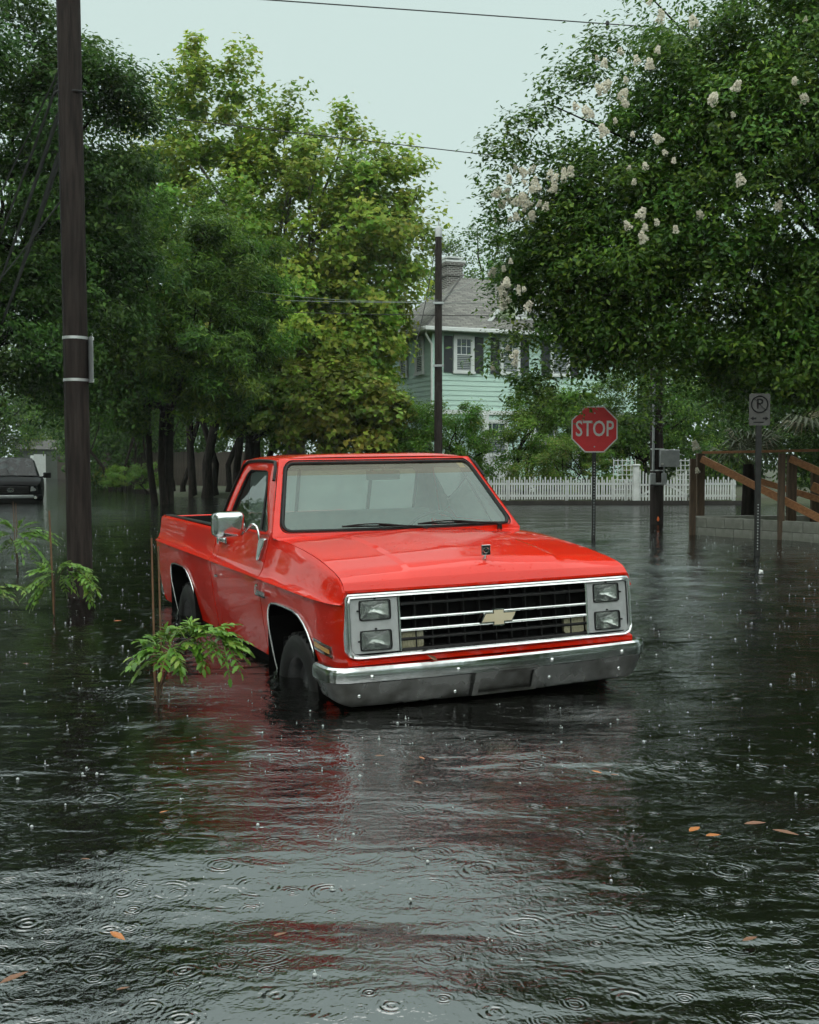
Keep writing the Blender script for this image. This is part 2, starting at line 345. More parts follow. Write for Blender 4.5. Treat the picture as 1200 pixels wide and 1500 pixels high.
# ---- hood / fender seam
SEAM = [(-.46,1.222),(-.2,1.210),(.1,1.186),(.4,1.150),(.60,1.116),(.70,1.092),(.755,1.066),(.785,1.030)]
def zs(x): return smooth_interp(x, SEAM)
def ys(x): return interp(x, [(-.61,.905),(-.50,.884),(-.42,.879),(-.2,.88),(.3,.888),(.6,.902),(.79,.915)])
FPROF = [(0,0),(.16,.055),(.34,.19),(.50,.40),(.62,.60),(.74,.79),(.86,.92),(1,1)]
def fender(s):
    mb = MB(); side_low(mb, s, -.595, .785, .42, arch=0.0)
    P = []
    for x in list(np.linspace(-.595, .6, 15)) + [.65,.69,.72,.745,.765,.785]:
        zt = zs(x) if x > -.46 else 1.222 + (-.46 - x) * 0.1; yt = ys(x); row = []
        bl = max(0, min(1, (.05 - x) / .62)); bl = bl * bl * (3 - 2 * bl); DP_ = [(0,0),(.20,.06),(.42,.20),(.60,.42),(.68,.55),(.80,.74),(.92,.89),(1,1)]
        for (ty, tz), (t2, z2) in zip(FPROF, DP_): row.append((x, s * lerp(yc(x), yt, lerp(ty, t2, bl)), lerp(zc(x), zt, lerp(tz, z2, bl))))
        row.append((x, s * (yt - 0.012), zt - 0.012))
        P.append(row)
    mb.grid(P)
    # nose return beside the grille
    x = .785; prof = [(ylow(x, z), z) for z in np.linspace(.42, zc(x) - .005, 8)] + [(lerp(yc(x), ys(x), ty), lerp(zc(x), zs(x), tz)) for ty, tz in FPROF]
    mb.grid([[(x, s * y, z) for y, z in prof], [(x + .012, s * (y - .006), z) for y, z in prof], [(x + .008, s * min(y - .02, .90), z) for y, z in prof]])
    f = mb.build('fender', 'red_paint', T, smooth=30)
    tr = MB(); tr.tube([(px, s * (ylow(px, pz) + 0.006), pz) for px, pz in ARCH], 0.0085, 6); tr.build('wheel_arch_trim', 'chrome', f, smooth=60)
    wl = MB()                                       # wheel well liner
    a = [(px, pz) for px, pz in ARCH]
    wl.grid([[(px * 1.02, s * 0.965, pz + .006) for px, pz in a], [(px * 1.02, s * 0.50, pz + .03) for px, pz in a]])
    wl.add([(-.5, s * .5, .3), (.5, s * .5, .3), (.5, s * .5, 1.0), (-.5, s * .5, 1.0)], [(0, 1, 2, 3)])
    wl.build('wheel_well', 'dark_under', f)
    if s < 0:
        flap = MB().box((-.452, -.87, .26), (-.437, -.62, .60)); flap.build('splash_guard', 'black_plastic', f)
    mk = MB()                                       # side marker lamp
    q = [(.43,.735),(.665,.715),(.665,.650),(.43,.668)]
    def onside(off): return lambda x, z: (x, s * (ylow(x, z) + off), z)
    def rect_on(mb, q, o0, o1):
        n = 8; L = []
        for k in range(4):
            a, b = q[k], q[(k + 1) % 4]
            for i in range(n): L.append((lerp(a[0], b[0], i / n), lerp(a[1], b[1], i / n)))
        A = [onside(o0)(*p) for p in L]; B = [onside(o1)(*p) for p in L]; mb.ring(A, B)
        cx = sum(p[0] for p in q) / 4; cz = sum(p[1] for p in q) / 4; mb.fan(B, onside(o1)(cx, cz))
    def shrink(q, d): 
        cx = sum(p[0] for p in q) / 4; cz = sum(p[1] for p in q) / 4
        return [(p[0] + (d if p[0] < cx else -d), p[1] + (d if p[1] < cz else -d)) for p in q]
    rect_on(mk, q, -.004, .008); lamp = mk.build('marker_light', 'chrome', T, smooth=40)
    m2 = MB(); rect_on(m2, shrink(q, .012), 0, .0095); m2.build('marker_bezel', 'dark_red_lens', lamp)
    m3 = MB(); rect_on(m3, shrink(q, .022), 0, .0125); m3.build('marker_lens', 'amber_lens', lamp)
    return f
for s in (-1, 1): fender(s)

# ---- hood
def hood_pt(u, t):
    """u -1..1 across, t 0..1 rear to nose"""
    a = abs(u)
    xr = -.455 + .115 * (1 - a ** 2.2); xf = .782 + .018 * (1 - a * a)
    tt = t; x = lerp(xr, xf, tt); y = u * (ys(x) - 0.005)
    base = zs(max(-.46, lerp(-.46, .785, tt)))
    nose = max(0, (tt - .86) / .14)
    crown = 0.046 * (1 - nose ** 1.5)
    p = interp(a, [(0, 1.0), (.535, .66), (.575, .50), (.90, .20), (1, 0)])
    fade = 1
    return (x, y, base + crown * p * fade + 0.002)
mb = MB()
us = [0,.1,.2,.3,.4,.5,.535,.575,.6,.7,.8,.9,.95,1]; us = [-u for u in us[:0:-1]] + us
ts = list(np.linspace(0, .84, 22)) + list(np.linspace(.86, 1, 22))
Pg = [[hood_pt(u, t) for t in ts] for u in us]
mb.grid(Pg)
edge = [Pg[i][-1] for i in range(len(us))]
mb.grid([edge, [(p[0] + .002, p[1], p[2] - .014) for p in edge], [(p[0] - .02, p[1], p[2] - .018) for p in edge]])
edge = Pg[0]; mb.grid([edge, [(p[0], p[1] + .004, p[2] - .02) for p in edge]])
edge = Pg[-1]; mb.grid([edge, [(p[0], p[1] - .004, p[2] - .02) for p in edge]])
hood = mb.build('hood', 'red_paint', T, smooth=7.5)
# hood ornament
c = Vector(hood_pt(0, .90)); on = MB()
on.tube([c + Vector((-.02, 0, -.004)), c + Vector((0, 0, .022)), c + Vector((.004, 0, .034))], [.016, .008, .006], 8)
orn = on.build('hood_ornament', 'chrome', hood, smooth=50)
fr = MB(); fr.cbox(c + Vector((.004, 0, .062)), (.010, .056, .058)); fr.build('ornament_plate', 'black_plastic', orn, bevel=.003)
fr = MB(); fr.tube([c + Vector((.012, math.cos(a) * .016, .062 + math.sin(a) * .016)) for a in np.linspace(0, 2 * math.pi, 17)[:-1]], .0032, 6, closed=True)
L4 = [c + Vector((.010, dy, .062 + dz)) for dy, dz in ((-.027,-.028),(.027,-.028),(.027,.028),(-.027,.028))]; fr.tube(L4, .003, 5, closed=True)
fr.cbox(c + Vector((.0105, 0, .062)), (.004, .016, .006)); fr.build('ornament_ring', 'chrome', orn, smooth=50)

# ---- windshield surface
def WS(u, v):
    hw = lerp(.862, .698, v); x = lerp(-.512, -.905, v) + lerp(.125, .105, v) * (1 - u * u); return (x, u * hw, lerp(1.262, 1.722, v))
def uvloop(u0, u1, v0, v1, r, rb=None, n=6):
    rr = rrect(u0 * .8, u1 * .8, v0 * .46, v1 * .46, r, n, rb); out = []
    for k, p in enumerate(rr):                       # extra points along the straight runs
        q = rr[(k + 1) % len(rr)]; out.append(p); d = math.hypot(q[0] - p[0], q[1] - p[1])
        m = int(d / .08)
        for i in range(1, m): out.append((lerp(p[0], q[0], i / m), lerp(p[1], q[1], i / m)))
    return [(a / .8, b / .46) for a, b in out]
gl_in = uvloop(-.985, .985, .02, .975, .055, .06)
mb = MB(); band = MB(); rings = [[WS(u * k, .5 + (v - .5) * k) for u, v in gl_in] for k in (1, .85, .7, .5, .3)]
# glass in two pieces: clear lower pane and the shaded band along the top
VB = .80
low = [(u, min(v, VB)) for u, v in gl_in]; 
cl = (0, .42)
rr = [[WS(cl[0] + (u - cl[0]) * k, cl[1] + (v - cl[1]) * k) for u, v in low] for k in (1, .9, .78, .62, .42, .2)]
for a, b in zip(rr, rr[1:]): mb.ring(a, b)
mb.fan(rr[-1], WS(*cl))
wsh = mb.build('windshield', 'windshield_glass', T, smooth=80)
upv = [(u, max(v, VB)) for u, v in gl_in]; cu = (0, .89)
rr = [[WS(u * k, cu[1] + (v - cu[1]) * k) for u, v in upv] for k in (1, .8, .55, .3)]
for a, b in zip(rr, rr[1:]): band.ring(a, b)
band.fan(rr[-1], WS(*cu)); band.build('tint_band', 'tint_band_glass', wsh, smooth=80)
gk = MB(); gk.tube([WS(u, v) for u, v in gl_in], .0135, 8, closed=True); gk.build('windshield_seal', 'rubber', wsh, smooth=60)
gk = MB(); lp = uvloop(-1.003, 1.003, -.012, 1.006, .06, .065); gk.tube([Vector(WS(u, v)) + Vector((.006, 0, .005)) for u, v in lp], .0045, 6, closed=True); gk.build('windshield_moulding', 'black_plastic', wsh, smooth=60)
st = MB(); q = [(.83,.955),(.90,.955),(.915,.875),(.845,.875)]; st.add([Vector(WS(u, v)) + Vector((-.005, 0, 0)) for u, v in q], [(0, 1, 2, 3)]); st.build('inspection_sticker', 'sticker_yellow', wsh, solid=.001)

# ---- cab shell
cab = bpy.data.objects.new('cab', None); COL.objects.link(cab); cab.parent = T
UE = 1.052
def wf(u, v): return WS(u, v)
inner = [WS(u * 1.0, v) for u, v in gl_in]
outer = []
for u, v in gl_in:
    k = max(abs(u) / .985, abs((v - .4975) / .4775)); uu = u / .985 / k; vv = (v - .4975) / .4775 / k
    outer.append(WS(uu * UE, .4975 + vv * .553))
mb = MB(); mid = [tuple(Vector(a).lerp(Vector(b), .5) + Vector((.008, 0, .008))) for a, b in zip(inner, outer)]
mb.ring(inner, mid); mb.ring(mid, outer); mb.build('windshield_frame', 'red_paint', cab, smooth=40)
mb = MB(); sh_ = lambda L: [(p[0] - .022, p[1] * .985, p[2] - .012) for p in L]; mb.ring(sh_(inner), sh_(outer)); mb.build('pillar_trim', 'interior_grey', cab)
# roof
def roof_pt(u, t):
    a = abs(u); xf = WS(u * UE, 1.05)[0]; x = lerp(xf, -1.745, t); yw = lerp(WS(UE, 1.05)[1], .735, min(1, t * 2))
    e = 1 - a ** 5; g = min(1, t / .16); g = g * (2 - g); h = max(0, (t - .86) / .14)
    z = 1.742 + .034 * e * (.30 + .70 * g) * (1 - .55 * h * h) - .014 * max(0, (a - .9) / .1) ** 2
    return (x, u * yw, z)
mb = MB(); ru = list(np.linspace(-1, -.86, 6)) + list(np.linspace(-.7, .7, 9)) + list(np.linspace(.86, 1, 6)); rt = [0,.03,.06,.1,.16,.25,.4,.6,.8,.88,.94,.98,1]
mb.grid([[roof_pt(u, t) for t in rt] for u in ru]); mb.build('roof', 'red_paint', cab, smooth=40)
ceil = MB(); ceil.grid([[Vector(roof_pt(u * .97, t)) - Vector((0, 0, .022)) for t in rt] for u in ru]); ceil.build('headliner', 'interior_grey', cab, smooth=50)
# side greenhouse: door window frames
def yside(z): return lerp(.905, WS(UE, 1.05)[1] + .004, max(0, min(1, (z - 1.235) / (1.735 - 1.235)))) + .010 * math.sin(math.pi * max(0, min(1, (z - 1.235) / .5)))
def fronte(z): v = (z - 1.262) / .46; return WS(UE, v)[0]
WIN = [(-.655,1.262),(-1.08,1.665),(-1.575,1.668),(-1.735,1.262)]
def round_poly(pts, r, n=4):
    out = []; k = len(pts)
    for i in range(k):
        p = Vector(pts[i]); a = (Vector(pts[i-1]) - p); b = (Vector(pts[(i+1) % k]) - p); ra = min(r, a.length * .45); rb_ = min(r, b.length * .45)
        p0 = p + a.normalized() * ra; p1 = p + b.normalized() * rb_
        for j in range(n + 1):
            t = j / n; q = p0.lerp(p, t).lerp(p.lerp(p1, t), t); out.append((q.x, q.y))
    return out
def resample(loop, n):
    P = [Vector(p) for p in loop]; L = [0]
    for i in range(len(P)): L.append(L[-1] + (P[(i+1) % len(P)] - P[i]).length)
    out = []
    for k in range(n):
        d = L[-1] * k / n
        for i in range(len(P)):
            if L[i] <= d <= L[i+1] + 1e-9:
                t = (d - L[i]) / max(1e-9, L[i+1] - L[i]); out.append(tuple(P[i].lerp(P[(i+1) % len(P)], t))); break
    return out
def match_outer(inner, outer, c):
    """for each inner point shoot from c to the outer polygon"""
    res = []
    for p in inner:
        d = (p[0] - c[0], p[1] - c[1]); best = None
        for i in range(len(outer)):
            a, b = outer[i], outer[(i+1) % len(outer)]; ex, ey = b[0]-a[0], b[1]-a[1]; den = d[0]*ey - d[1]*ex
            if abs(den) < 1e-9: continue
            t = ((a[0]-c[0])*ey - (a[1]-c[1])*ex) / den; s_ = ((a[0]-c[0])*d[1] - (a[1]-c[1])*d[0]) / den
            if t > 0 and -1e-6 <= s_ <= 1 + 1e-6 and (best is None or t < best): best = t
        res.append((c[0] + d[0]*best, c[1] + d[1]*best))
    return res
win_in = resample(round_poly(WIN, .05), 64)
out_poly = [(fronte(1.236) + .004, 1.236)] + [(fronte(z), z) for z in (1.35, 1.5, 1.62)] + [(fronte(1.735) , 1.738), (-1.30, 1.742), (-1.68, 1.736), (-1.745, 1.70), (-1.905, 1.236)]
wc = (-1.26, 1.46)
win_out = match_outer(win_in, out_poly, wc)
for s in (-1, 1):
    f = lambda p, o=0: (p[0], s * (yside(p[1]) + o), p[1])
    mb = MB(); mid = [(lerp(a[0], b[0], .45), lerp(a[1], b[1], .45)) for a, b in zip(win_in, win_out)]
    mb.ring([f(p, -.03) for p in win_in], [f(p, .0) for p in win_in]); mb.ring([f(p, 0) for p in win_in], [f(p, .012) for p in mid]); mb.ring([f(p, .012) for p in mid], [f(p) for p in win_out])
    mb.build('window_frame', 'red_paint', cab, smooth=40)
    mb = MB(); mb.ring([f(p, -.032) for p in win_in], [f((p[0], min(p[1], 1.72)), -.036) for p in win_out]); mb.build('pillar_trim', 'interior_grey', cab)
    g = MB(); big = [(wc[0] + (p[0]-wc[0]) * 1.02, wc[1] + (p[1]-wc[1]) * 1.02) for p in win_in]; g.fan([f(p, -.022) for p in big], f(wc, -.022)); sg = g.build('side_window', 'side_glass', cab, smooth=80)
    g = MB(); g.tube([f(p, -.012) for p in win_in], .011, 6, closed=True); g.tube([f((-.86, 1.262), -.014), f((-1.10, 1.655), -.014)], .011, 6); g.build('window_seal', 'rubber', sg, smooth=60)
    dr = MB(); dpts = [(fronte(1.60) - .012, 1.60), (fronte(1.68) - .014, 1.69), (fronte(1.72) - .03, 1.722), (-1.08, 1.730), (-1.35, 1.734), (-1.60, 1.728), (-1.69, 1.70), (-1.74, 1.60), (-1.80, 1.44), (-1.87, 1.26)]
    dr.tube([f(p, .016) for p in dpts], .0115, 6); dr.build('drip_rail', 'black_plastic', cab, smooth=60)
# rear cab wall with window
def RW(y, z): return (lerp(-1.905, -1.748, (z - 1.236) / .505) - .01 * (1 - (y / .9) ** 2), y, z)
rw_in = rrect(-.70, .70, 1.275, 1.665, .05, 6); rw_in = resample(rw_in, 72)
rw_out = match_outer(rw_in, [(-.905, 1.236), (.905, 1.236), (.745, 1.742), (-.745, 1.742)], (0, 1.47))
mb = MB(); mb.ring([RW(*p) for p in rw_in], [RW(*p) for p in rw_out]); mb.build('rear_wall', 'red_paint', cab, smooth=40)
mb = MB(); mb.grid([[(lerp(-1.905, -1.895, t), s * lerp(.890, .870, t), lerp(1.236, .45, t)) for t in (0, .2, .4, .7, 1)] for s in (-1, -.5, 0, .5, 1)]); mb.build('rear_panel', 'red_paint', cab)
mb = MB(); mb.ring([(RW(*p)[0] + .03, p[0], p[1]) for p in rw_in], [(RW(*p)[0] + .03, p[0] * .985, p[1]) for p in rw_out]); mb.build('rear_trim', 'interior_grey', cab)
g = MB(); g.fan([RW(*p) for p in rw_in], RW(0, 1.47)); rg = g.build('rear_window', 'rear_glass', cab, smooth=80)
g = MB(); g.tube([RW(*p) for p in rw_in], .014, 6, closed=True)
for y in (-.30, .30): g.tube([RW(y, 1.275), RW(y, 1.665)], .016, 6)
g.build('rear_window_seal', 'rubber', rg, smooth=60)
# cowl panel with vent slots
mb = MB(); cw = []
for u in np.linspace(-1, 1, 25):
    h = Vector(hood_pt(u, 0)); wv = Vector(WS(u * UE, -.052)); cw.append([h + Vector((.012, 0, -.016)), h + Vector((-.012, 0, -.012)), h.lerp(wv, .45) + Vector((0, 0, -.004)), wv, wv + Vector((-.05, 0, .0))])
mb.grid(cw); mb.build('cowl', 'red_paint', cab, smooth=50)
vt = MB()
for u in np.linspace(-.62, .62, 44):
    h = Vector(hood_pt(u, 0)).lerp(Vector(WS(u * UE, -.052)), .5) + Vector((0, 0, -.003)); vt.cbox(h + Vector((0, 0, .002)), (.034, .010, .004))
vt.build('cowl_vent', 'black_plastic', cab)
# ---- doors
for s in (-1, 1):
    d = bpy.data.objects.new('door', None); COL.objects.link(d); d.parent = T
    mb = MB(); side_low(mb, s, -1.775, -.607, .46, n=14); P = []
    DPROF = [(0,0),(.20,.06),(.42,.20),(.60,.42),(.75,.66),(.90,.86),(1,1)]
    for x in np.linspace(-1.775, -.607, 14):
        row = [(x, s * lerp(1.0, .905, ty), lerp(zc(x), 1.236, tz)) for ty, tz in DPROF]; row.append((x, s * .86, 1.240)); P.append(row)
    mb.grid(P)
    for x in (-1.775, -.607):
        pr = [(ylow(x, z), z) for z in np.linspace(.46, zc(x) - .005, 8)] + [(lerp(1.0, .905, ty), lerp(zc(x), 1.236, tz)) for ty, tz in DPROF]
        mb.grid([[(x, s * y, z) for y, z in pr], [(x + (.0 if x > -1 else 0), s * (y - .04), z) for y, z in pr]])
    mb.build('door_skin', 'red_paint', d, smooth=30)
    if s < 0:
        h = MB(); h.cbox((-1.625, -.958, 1.155), (.15, .022, .034)); hd = h.build('door_handle', 'chrome', d, bevel=.008)
        h = MB(); h.cbox((-1.68, -.968, 1.148), (.035, .03, .05)); h.cbox((-1.62, -.953, 1.155), (.19, .012, .045)); h.build('handle_base', 'worn_chrome', d, bevel=.006)
        k = MB(); k.lathe([(0, -1.006), (.010, -1.004), (.012, -.985)], 10, 'y', (-1.70, 0, .885)); k.build('door_lock', 'chrome', d, smooth=50)
    # cab corner between door and bed, and rocker
    mb = MB(); side_low(mb, s, -1.905, -1.783, .46, n=4); P = []
    for x in (-1.905, -1.86, -1.82, -1.783): P.append([(x, s * lerp(1.0, .905, ty), lerp(zc(x), 1.236, tz)) for ty, tz in DPROF])
    mb.grid(P); mb.build('cab_corner', 'red_paint', cab, smooth=30)
    mb = MB(); mb.box((-1.9, s * .85 - .04, .36), (-.47, s * .85 + .04, .47)); mb.box((-1.79, s * .87 - .02, .45), (-1.76, s * .87 + .02, 1.15)); mb.box((-.62, s * .87 - .02, .45), (-.585, s * .87 + .02, 1.1)); mb.build('rocker', 'dark_under', cab)
# "Cheyenne"-like script badge on the front of the door side
bd = text_mesh('C', 'chrome', .105, .004, .25, .8); bh = text_mesh('heyenne', 'chrome', .058, .004, .3, .92)
bp = MB(); bp.box((-.455-.195, -1.001, .86), (-.455+.0, -.994, .868)); bdg = bp.build('model_badge', 'black_plastic', T)
for me, dx, dz in ((bd, -.185, .895), (bh, -.085, .888)):
    o = obj('badge_lettering', me, bdg); o.location = (-.455 + dx, -.999, dz); o.rotation_euler = (R(90), 0, 0)
bdg.location = (.02, 0, .0)
# ---- inner body and interior
mb = MB(); mb.box((-1.89, -.86, .40), (-.50, .86, .46)); mb.box((-.56, -.86, .40), (-.50, .86, 1.20)); mb.build('cab_floor', 'interior_dark', cab)
mb = MB(); mb.box((-.50, -.48, .34), (.70, .48, .98)); mb.box((.66, -.9, .42), (.70, .9, 1.0)); mb.build('engine_bay', 'dark_under', T)
mb = MB(); mb.box((-3.9, -.5, .30), (.70, -.40, .45)); mb.box((-3.9, .40, .30), (.70, .5, .45)); mb.build('chassis_rail', 'dark_under', T)
mb = MB(); mb.cbox((-.66, 0, 1.13), (.42, 1.66, .16)); mb.build('dashboard', 'interior_grey', cab, bevel=.04)
mb = MB(); mb.cbox((-1.66, 0, 1.00), (.17, 1.52, .68), Matrix.Rotation(R(-10), 3, 'Y')); mb.cbox((-1.38, 0, .76), (.55, 1.52, .2)); mb.build('bench_seat', 'interior_grey', cab, bevel=.05)
cst = Vector((-.92, .40, 1.19)); n_ = Vector((-.80, 0, .60)).normalized(); a_ = Vector((0, 1, 0)); b_ = n_.cross(a_)
mb = MB(); mb.tube([cst + (a_ * math.cos(t) + b_ * math.sin(t)) * .20 for t in np.linspace(0, 2 * math.pi, 29)[:-1]], .013, 8, closed=True)
for t in (0, math.pi): mb.tube([cst, cst + (a_ * math.cos(t) + b_ * math.sin(t)) * .20], .012, 6)
mb.tube([cst, cst - n_ * .3], [.05, .035], 8); mb.build('steering_wheel', 'interior_dark', cab, smooth=50)
mb = MB(); mb.cbox((-.83, 0, 1.62), (.025, .25, .065)); mb.tube([(-.83, 0, 1.63), (-.80, 0, 1.71)], .009, 6); mb.build('rear_view_mirror', 'interior_dark', cab, bevel=.008)
# ---- wipers
for y0, y1 in ((.10, -.42), (.70, .10)):
    p = []
    mb = MB(); u0 = y0 / .86; piv = Vector(WS(u0, -.035)) + Vector((.03, 0, .012))
    tip_u = y1 / .83; A = [Vector(WS(lerp(u0, tip_u, t), lerp(-.01, .055, min(1, t * 1.5)))) + Vector((.028 - .008 * t, 0, .02)) for t in (0, .3, .6, .85, .62)]
    mb.tube([piv, A[0] + Vector((0, -.02, .004)), A[1], A[2]], [.009, .008, .006, .005], 6)
    bl = [Vector(WS(lerp(u0, tip_u, t), lerp(.035, .055, t))) + Vector((.016, 0, .010)) for t in np.linspace(.28, 1.06, 9)]
    br = [q + Vector((.012, 0, .016 * math.sin(math.pi * k / 8))) for k, q in enumerate(bl)]
    mb.tube(bl, .006, 6); mb.tube(br, .0045, 6); mb.tube([piv + Vector((0, 0, -.03)), piv + Vector((0, 0, .014))], [.02, .016], 10)
    mb.build('wiper', 'black_plastic', T, smooth=50)
# ---- grille
GW = .918
def G(y, z, o=0): return (.792 + (1.012 - z) * .09 + .012 * (1 - (y / GW) ** 2) + o, y, z)
g_out = resample(rrect(-GW, GW, .662, 1.014, .016, 4, .055), 120); 
def inset(loop, d, cz=.838): return [(y - math.copysign(min(abs(y), d), y), z + (d if z < cz else -d)) for y, z in loop]
grl = bpy.data.objects.new('grille', None); COL.objects.link(grl); grl.parent = T
rr = lambda d, rb, rt_=.012: resample(rrect(-GW + d, GW - d, .662 + d, 1.014 - d, rt_, 4, rb), 120)
mb = MB(); a0 = rr(0, .055); a1 = rr(.006, .05); a2 = rr(.014, .045); a3 = rr(.022, .04); a4 = rr(.028, .036)
mb.ring([G(*p, o=-.03) for p in a0], [G(*p, o=.012) for p in a0]); mb.ring([G(*p, o=.012) for p in a0], [G(*p, o=.020) for p in a1]); mb.ring([G(*p, o=.020) for p in a1], [G(*p, o=.014) for p in a2])
mb.ring([G(*p, o=.014) for p in a2], [G(*p, o=.018) for p in a3]); mb.ring([G(*p, o=.018) for p in a3], [G(*p, o=-.02) for p in a4])
mb.build('grille_surround', 'chrome', grl, smooth=35)
mb = MB(); mb.grid([[G(y, z, -.05) for y in np.linspace(-GW + .02, GW - .02, 9)] for z in (.68, .84, 1.0)]); mb.build('grille_back', 'dark_under', grl)
YB = .600
def hbar(z, h, dep, o, y0=-YB, y1=YB): 
    mb = MB(); P = []
    for y in np.linspace(y0, y1, 13):
        P.append([G(y, z - h/2, o - dep), G(y, z - h/2, o - h*.3), G(y, z - h*.15, o), G(y, z + h*.15, o), G(y, z + h/2, o - h*.3), G(y, z + h/2, o - dep)])
    mb.grid(P); return mb
for z in (.864, .800): hbar(z, .013, .05, .006).build('chrome_bar', 'chrome', grl, smooth=40)
for z in (.940, .748): hbar(z, .016, .05, -.012).build('grille_bar', 'black_plastic', grl, smooth=40)
hbar(.690, .016, .05, -.008).build('grille_bar', 'black_plastic', grl, smooth=40)
for y in np.linspace(-YB, YB, 13)[1:-1]:
    mb = MB(); mb.add([G(y - .0035, .69, -.014), G(y + .0035, .69, -.014), G(y + .0035, .99, -.014), G(y - .0035, .99, -.014), G(y - .0035, .69, -.05), G(y + .0035, .69, -.05), G(y + .0035, .99, -.05), G(y - .0035, .99, -.05)], [(0,1,2,3),(0,3,7,4),(1,5,6,2)])
    mb.build('grille_upright', 'black_plastic', grl)
for s in (-1, 1):
    # bezel panel with two openings
    y0, y1 = .612, .888; hb = []
    mb = MB(); lo = resample(rrect(y0, y1, .692, .984, .012, 3, .035), 64)
    mb.ring([G(s * y, z, -.03) for y, z in lo], [G(s * y, z, .004) for y, z in lo]); ctr = (.75, .838)
    # openings: build the face as a strip grid around the two lamps
    LY0, LY1 = .655, .835; lamps = ((.868, .975), (.705, .812))
    zl = sorted([.692, .984] + [v for q in lamps for v in q]); yl = [y0, LY0, LY1, y1]
    for i in range(len(zl) - 1):
        for j in range(3):
            if j == 1 and any(abs(zl[i] - q[0]) < 1e-6 for q in lamps): continue
            mb.add([G(s*yl[j], zl[i], .0035), G(s*yl[j+1], zl[i], .0035), G(s*yl[j+1], zl[i+1], .0035), G(s*yl[j], zl[i+1], .0035)], [(0,1,2,3)])
    bz = mb.build('headlight_bezel', 'silver_paint', T)
    for z0, z1 in lamps:
        lp_ = resample(rrect(LY0, LY1, z0, z1, .012, 4), 40); cy, cz_ = (LY0+LY1)/2, (z0+z1)/2
        sh = lambda k, o: [G(s * (cy + (y-cy) * k), cz_ + (z-cz_) * k, o) for y, z in lp_]
        mb = MB(); mb.ring(sh(1.035, .002), sh(1.02, .010)); mb.ring(sh(1.02, .010), sh(.95, .010)); mb.ring(sh(.95, .010), sh(.93, -.02)); hl = mb.build('headlight', 'black_plastic', T, smooth=40)
        mb = MB(); el = lambda k, o: [G(s * (cy + (y-cy) * k * lerp(1, .088/ max(.001, math.hypot(y-cy, (z-cz_) * 1.65)), 1 - k)), cz_ + (z-cz_) * k * lerp(1, .088 / max(.001, math.hypot(y-cy, (z-cz_) * 1.65)), 1 - k), o) for y, z in lp_]; rw = [el(k, -.045 + .045 * k * k) for k in (.93, .8, .65, .5, .35, .18)]
        for a, b in zip(rw, rw[1:]): mb.ring(a, b)
        mb.fan(rw[-1], G(s * cy, cz_, -.046)); mb.build('reflector', 'reflector', hl, smooth=80)
        mb = MB(); rw = [sh(k, .004 + .010 * (1 - k * k)) for k in (.95, .85, .6, .3)]
        for a, b in zip(rw, rw[1:]): mb.ring(a, b)
        mb.fan(rw[-1], G(s * cy, cz_, .014)); mb.build('lens', 'lamp_glass', hl, smooth=80)
        for yy, zz in ((cy, z1 + .009), (LY1 + .010, cz_)): MB().cbox(G(s * yy, zz, .008), (.012, .010, .008)).build('adjuster', 'black_plastic', hl)
    # chrome upright beside the bezel, parking lamp behind the lower bars
    mb = MB(); mb.grid([[G(s * y, z, o) for z in (.69, .986)] for y, o in ((.598, -.03), (.598, .006), (.608, .008), (.611, -.03))]); mb.build('grille_end_bar', 'chrome', grl)
    mb = MB(); lp_ = resample(rrect(.455, .592, .700, .795, .008, 3), 40)
    mb.ring([G(s * y, z, -.045) for y, z in lp_], [G(s * y, z, -.020) for y, z in lp_]); mb.fan([G(s * y, z, -.020) for y, z in lp_], G(s * .523, .7475, -.018)); mb.build('parking_lamp', 'clear_lamp', T)
# bow-tie emblem
BT = [(-.105,-.026),(-.080,.020),(-.034,.020),(-.026,.040),(.034,.040),(.027,.020),(.105,.026),(.080,-.020),(.034,-.020),(.026,-.040),(-.034,-.040),(-.027,-.020)]
BT = [(-.108,-.022),(-.080,.022),(-.030,.022),(-.030,.040),(.030,.040),(.030,.022),(.108,.022),(.080,-.022),(.030,-.022),(.030,-.040),(-.030,-.040),(-.030,-.022)]
def bow(k, o0, o1, mat, name, par):
    mb = MB(); pts = []
    for y, z in BT: pts.append((y + math.copysign(k, y), z + math.copysign(k, z)))
    f0 = [G(y, .833 + z, o0) for y, z in pts]; f1 = [G(y, .833 + z, o1) for y, z in pts]; mb.ring(f0, f1)
    mb.add(f1, [(0, 1, 2, 11), (2, 3, 4, 5), (2, 5, 8, 11), (5, 6, 7, 8), (8, 9, 10, 11)]); return mb.build(name, mat, par)
em = bow(.007, -.02, .020, 'chrome', 'emblem', T); bow(.0035, .018, .0215, 'black_plastic', 'emblem_edge', em); bow(-.0005, .018, .024, 'emblem_cream', 'emblem_face', em)
# valance under the grille
mb = MB(); mb.grid([[(.80, y, .668), (.835, y, .655), (.838, y, .63), (.80, y, .60)] for y in np.linspace(-.915, .915, 11)]); mb.build('valance', 'red_paint', T, smooth=50)
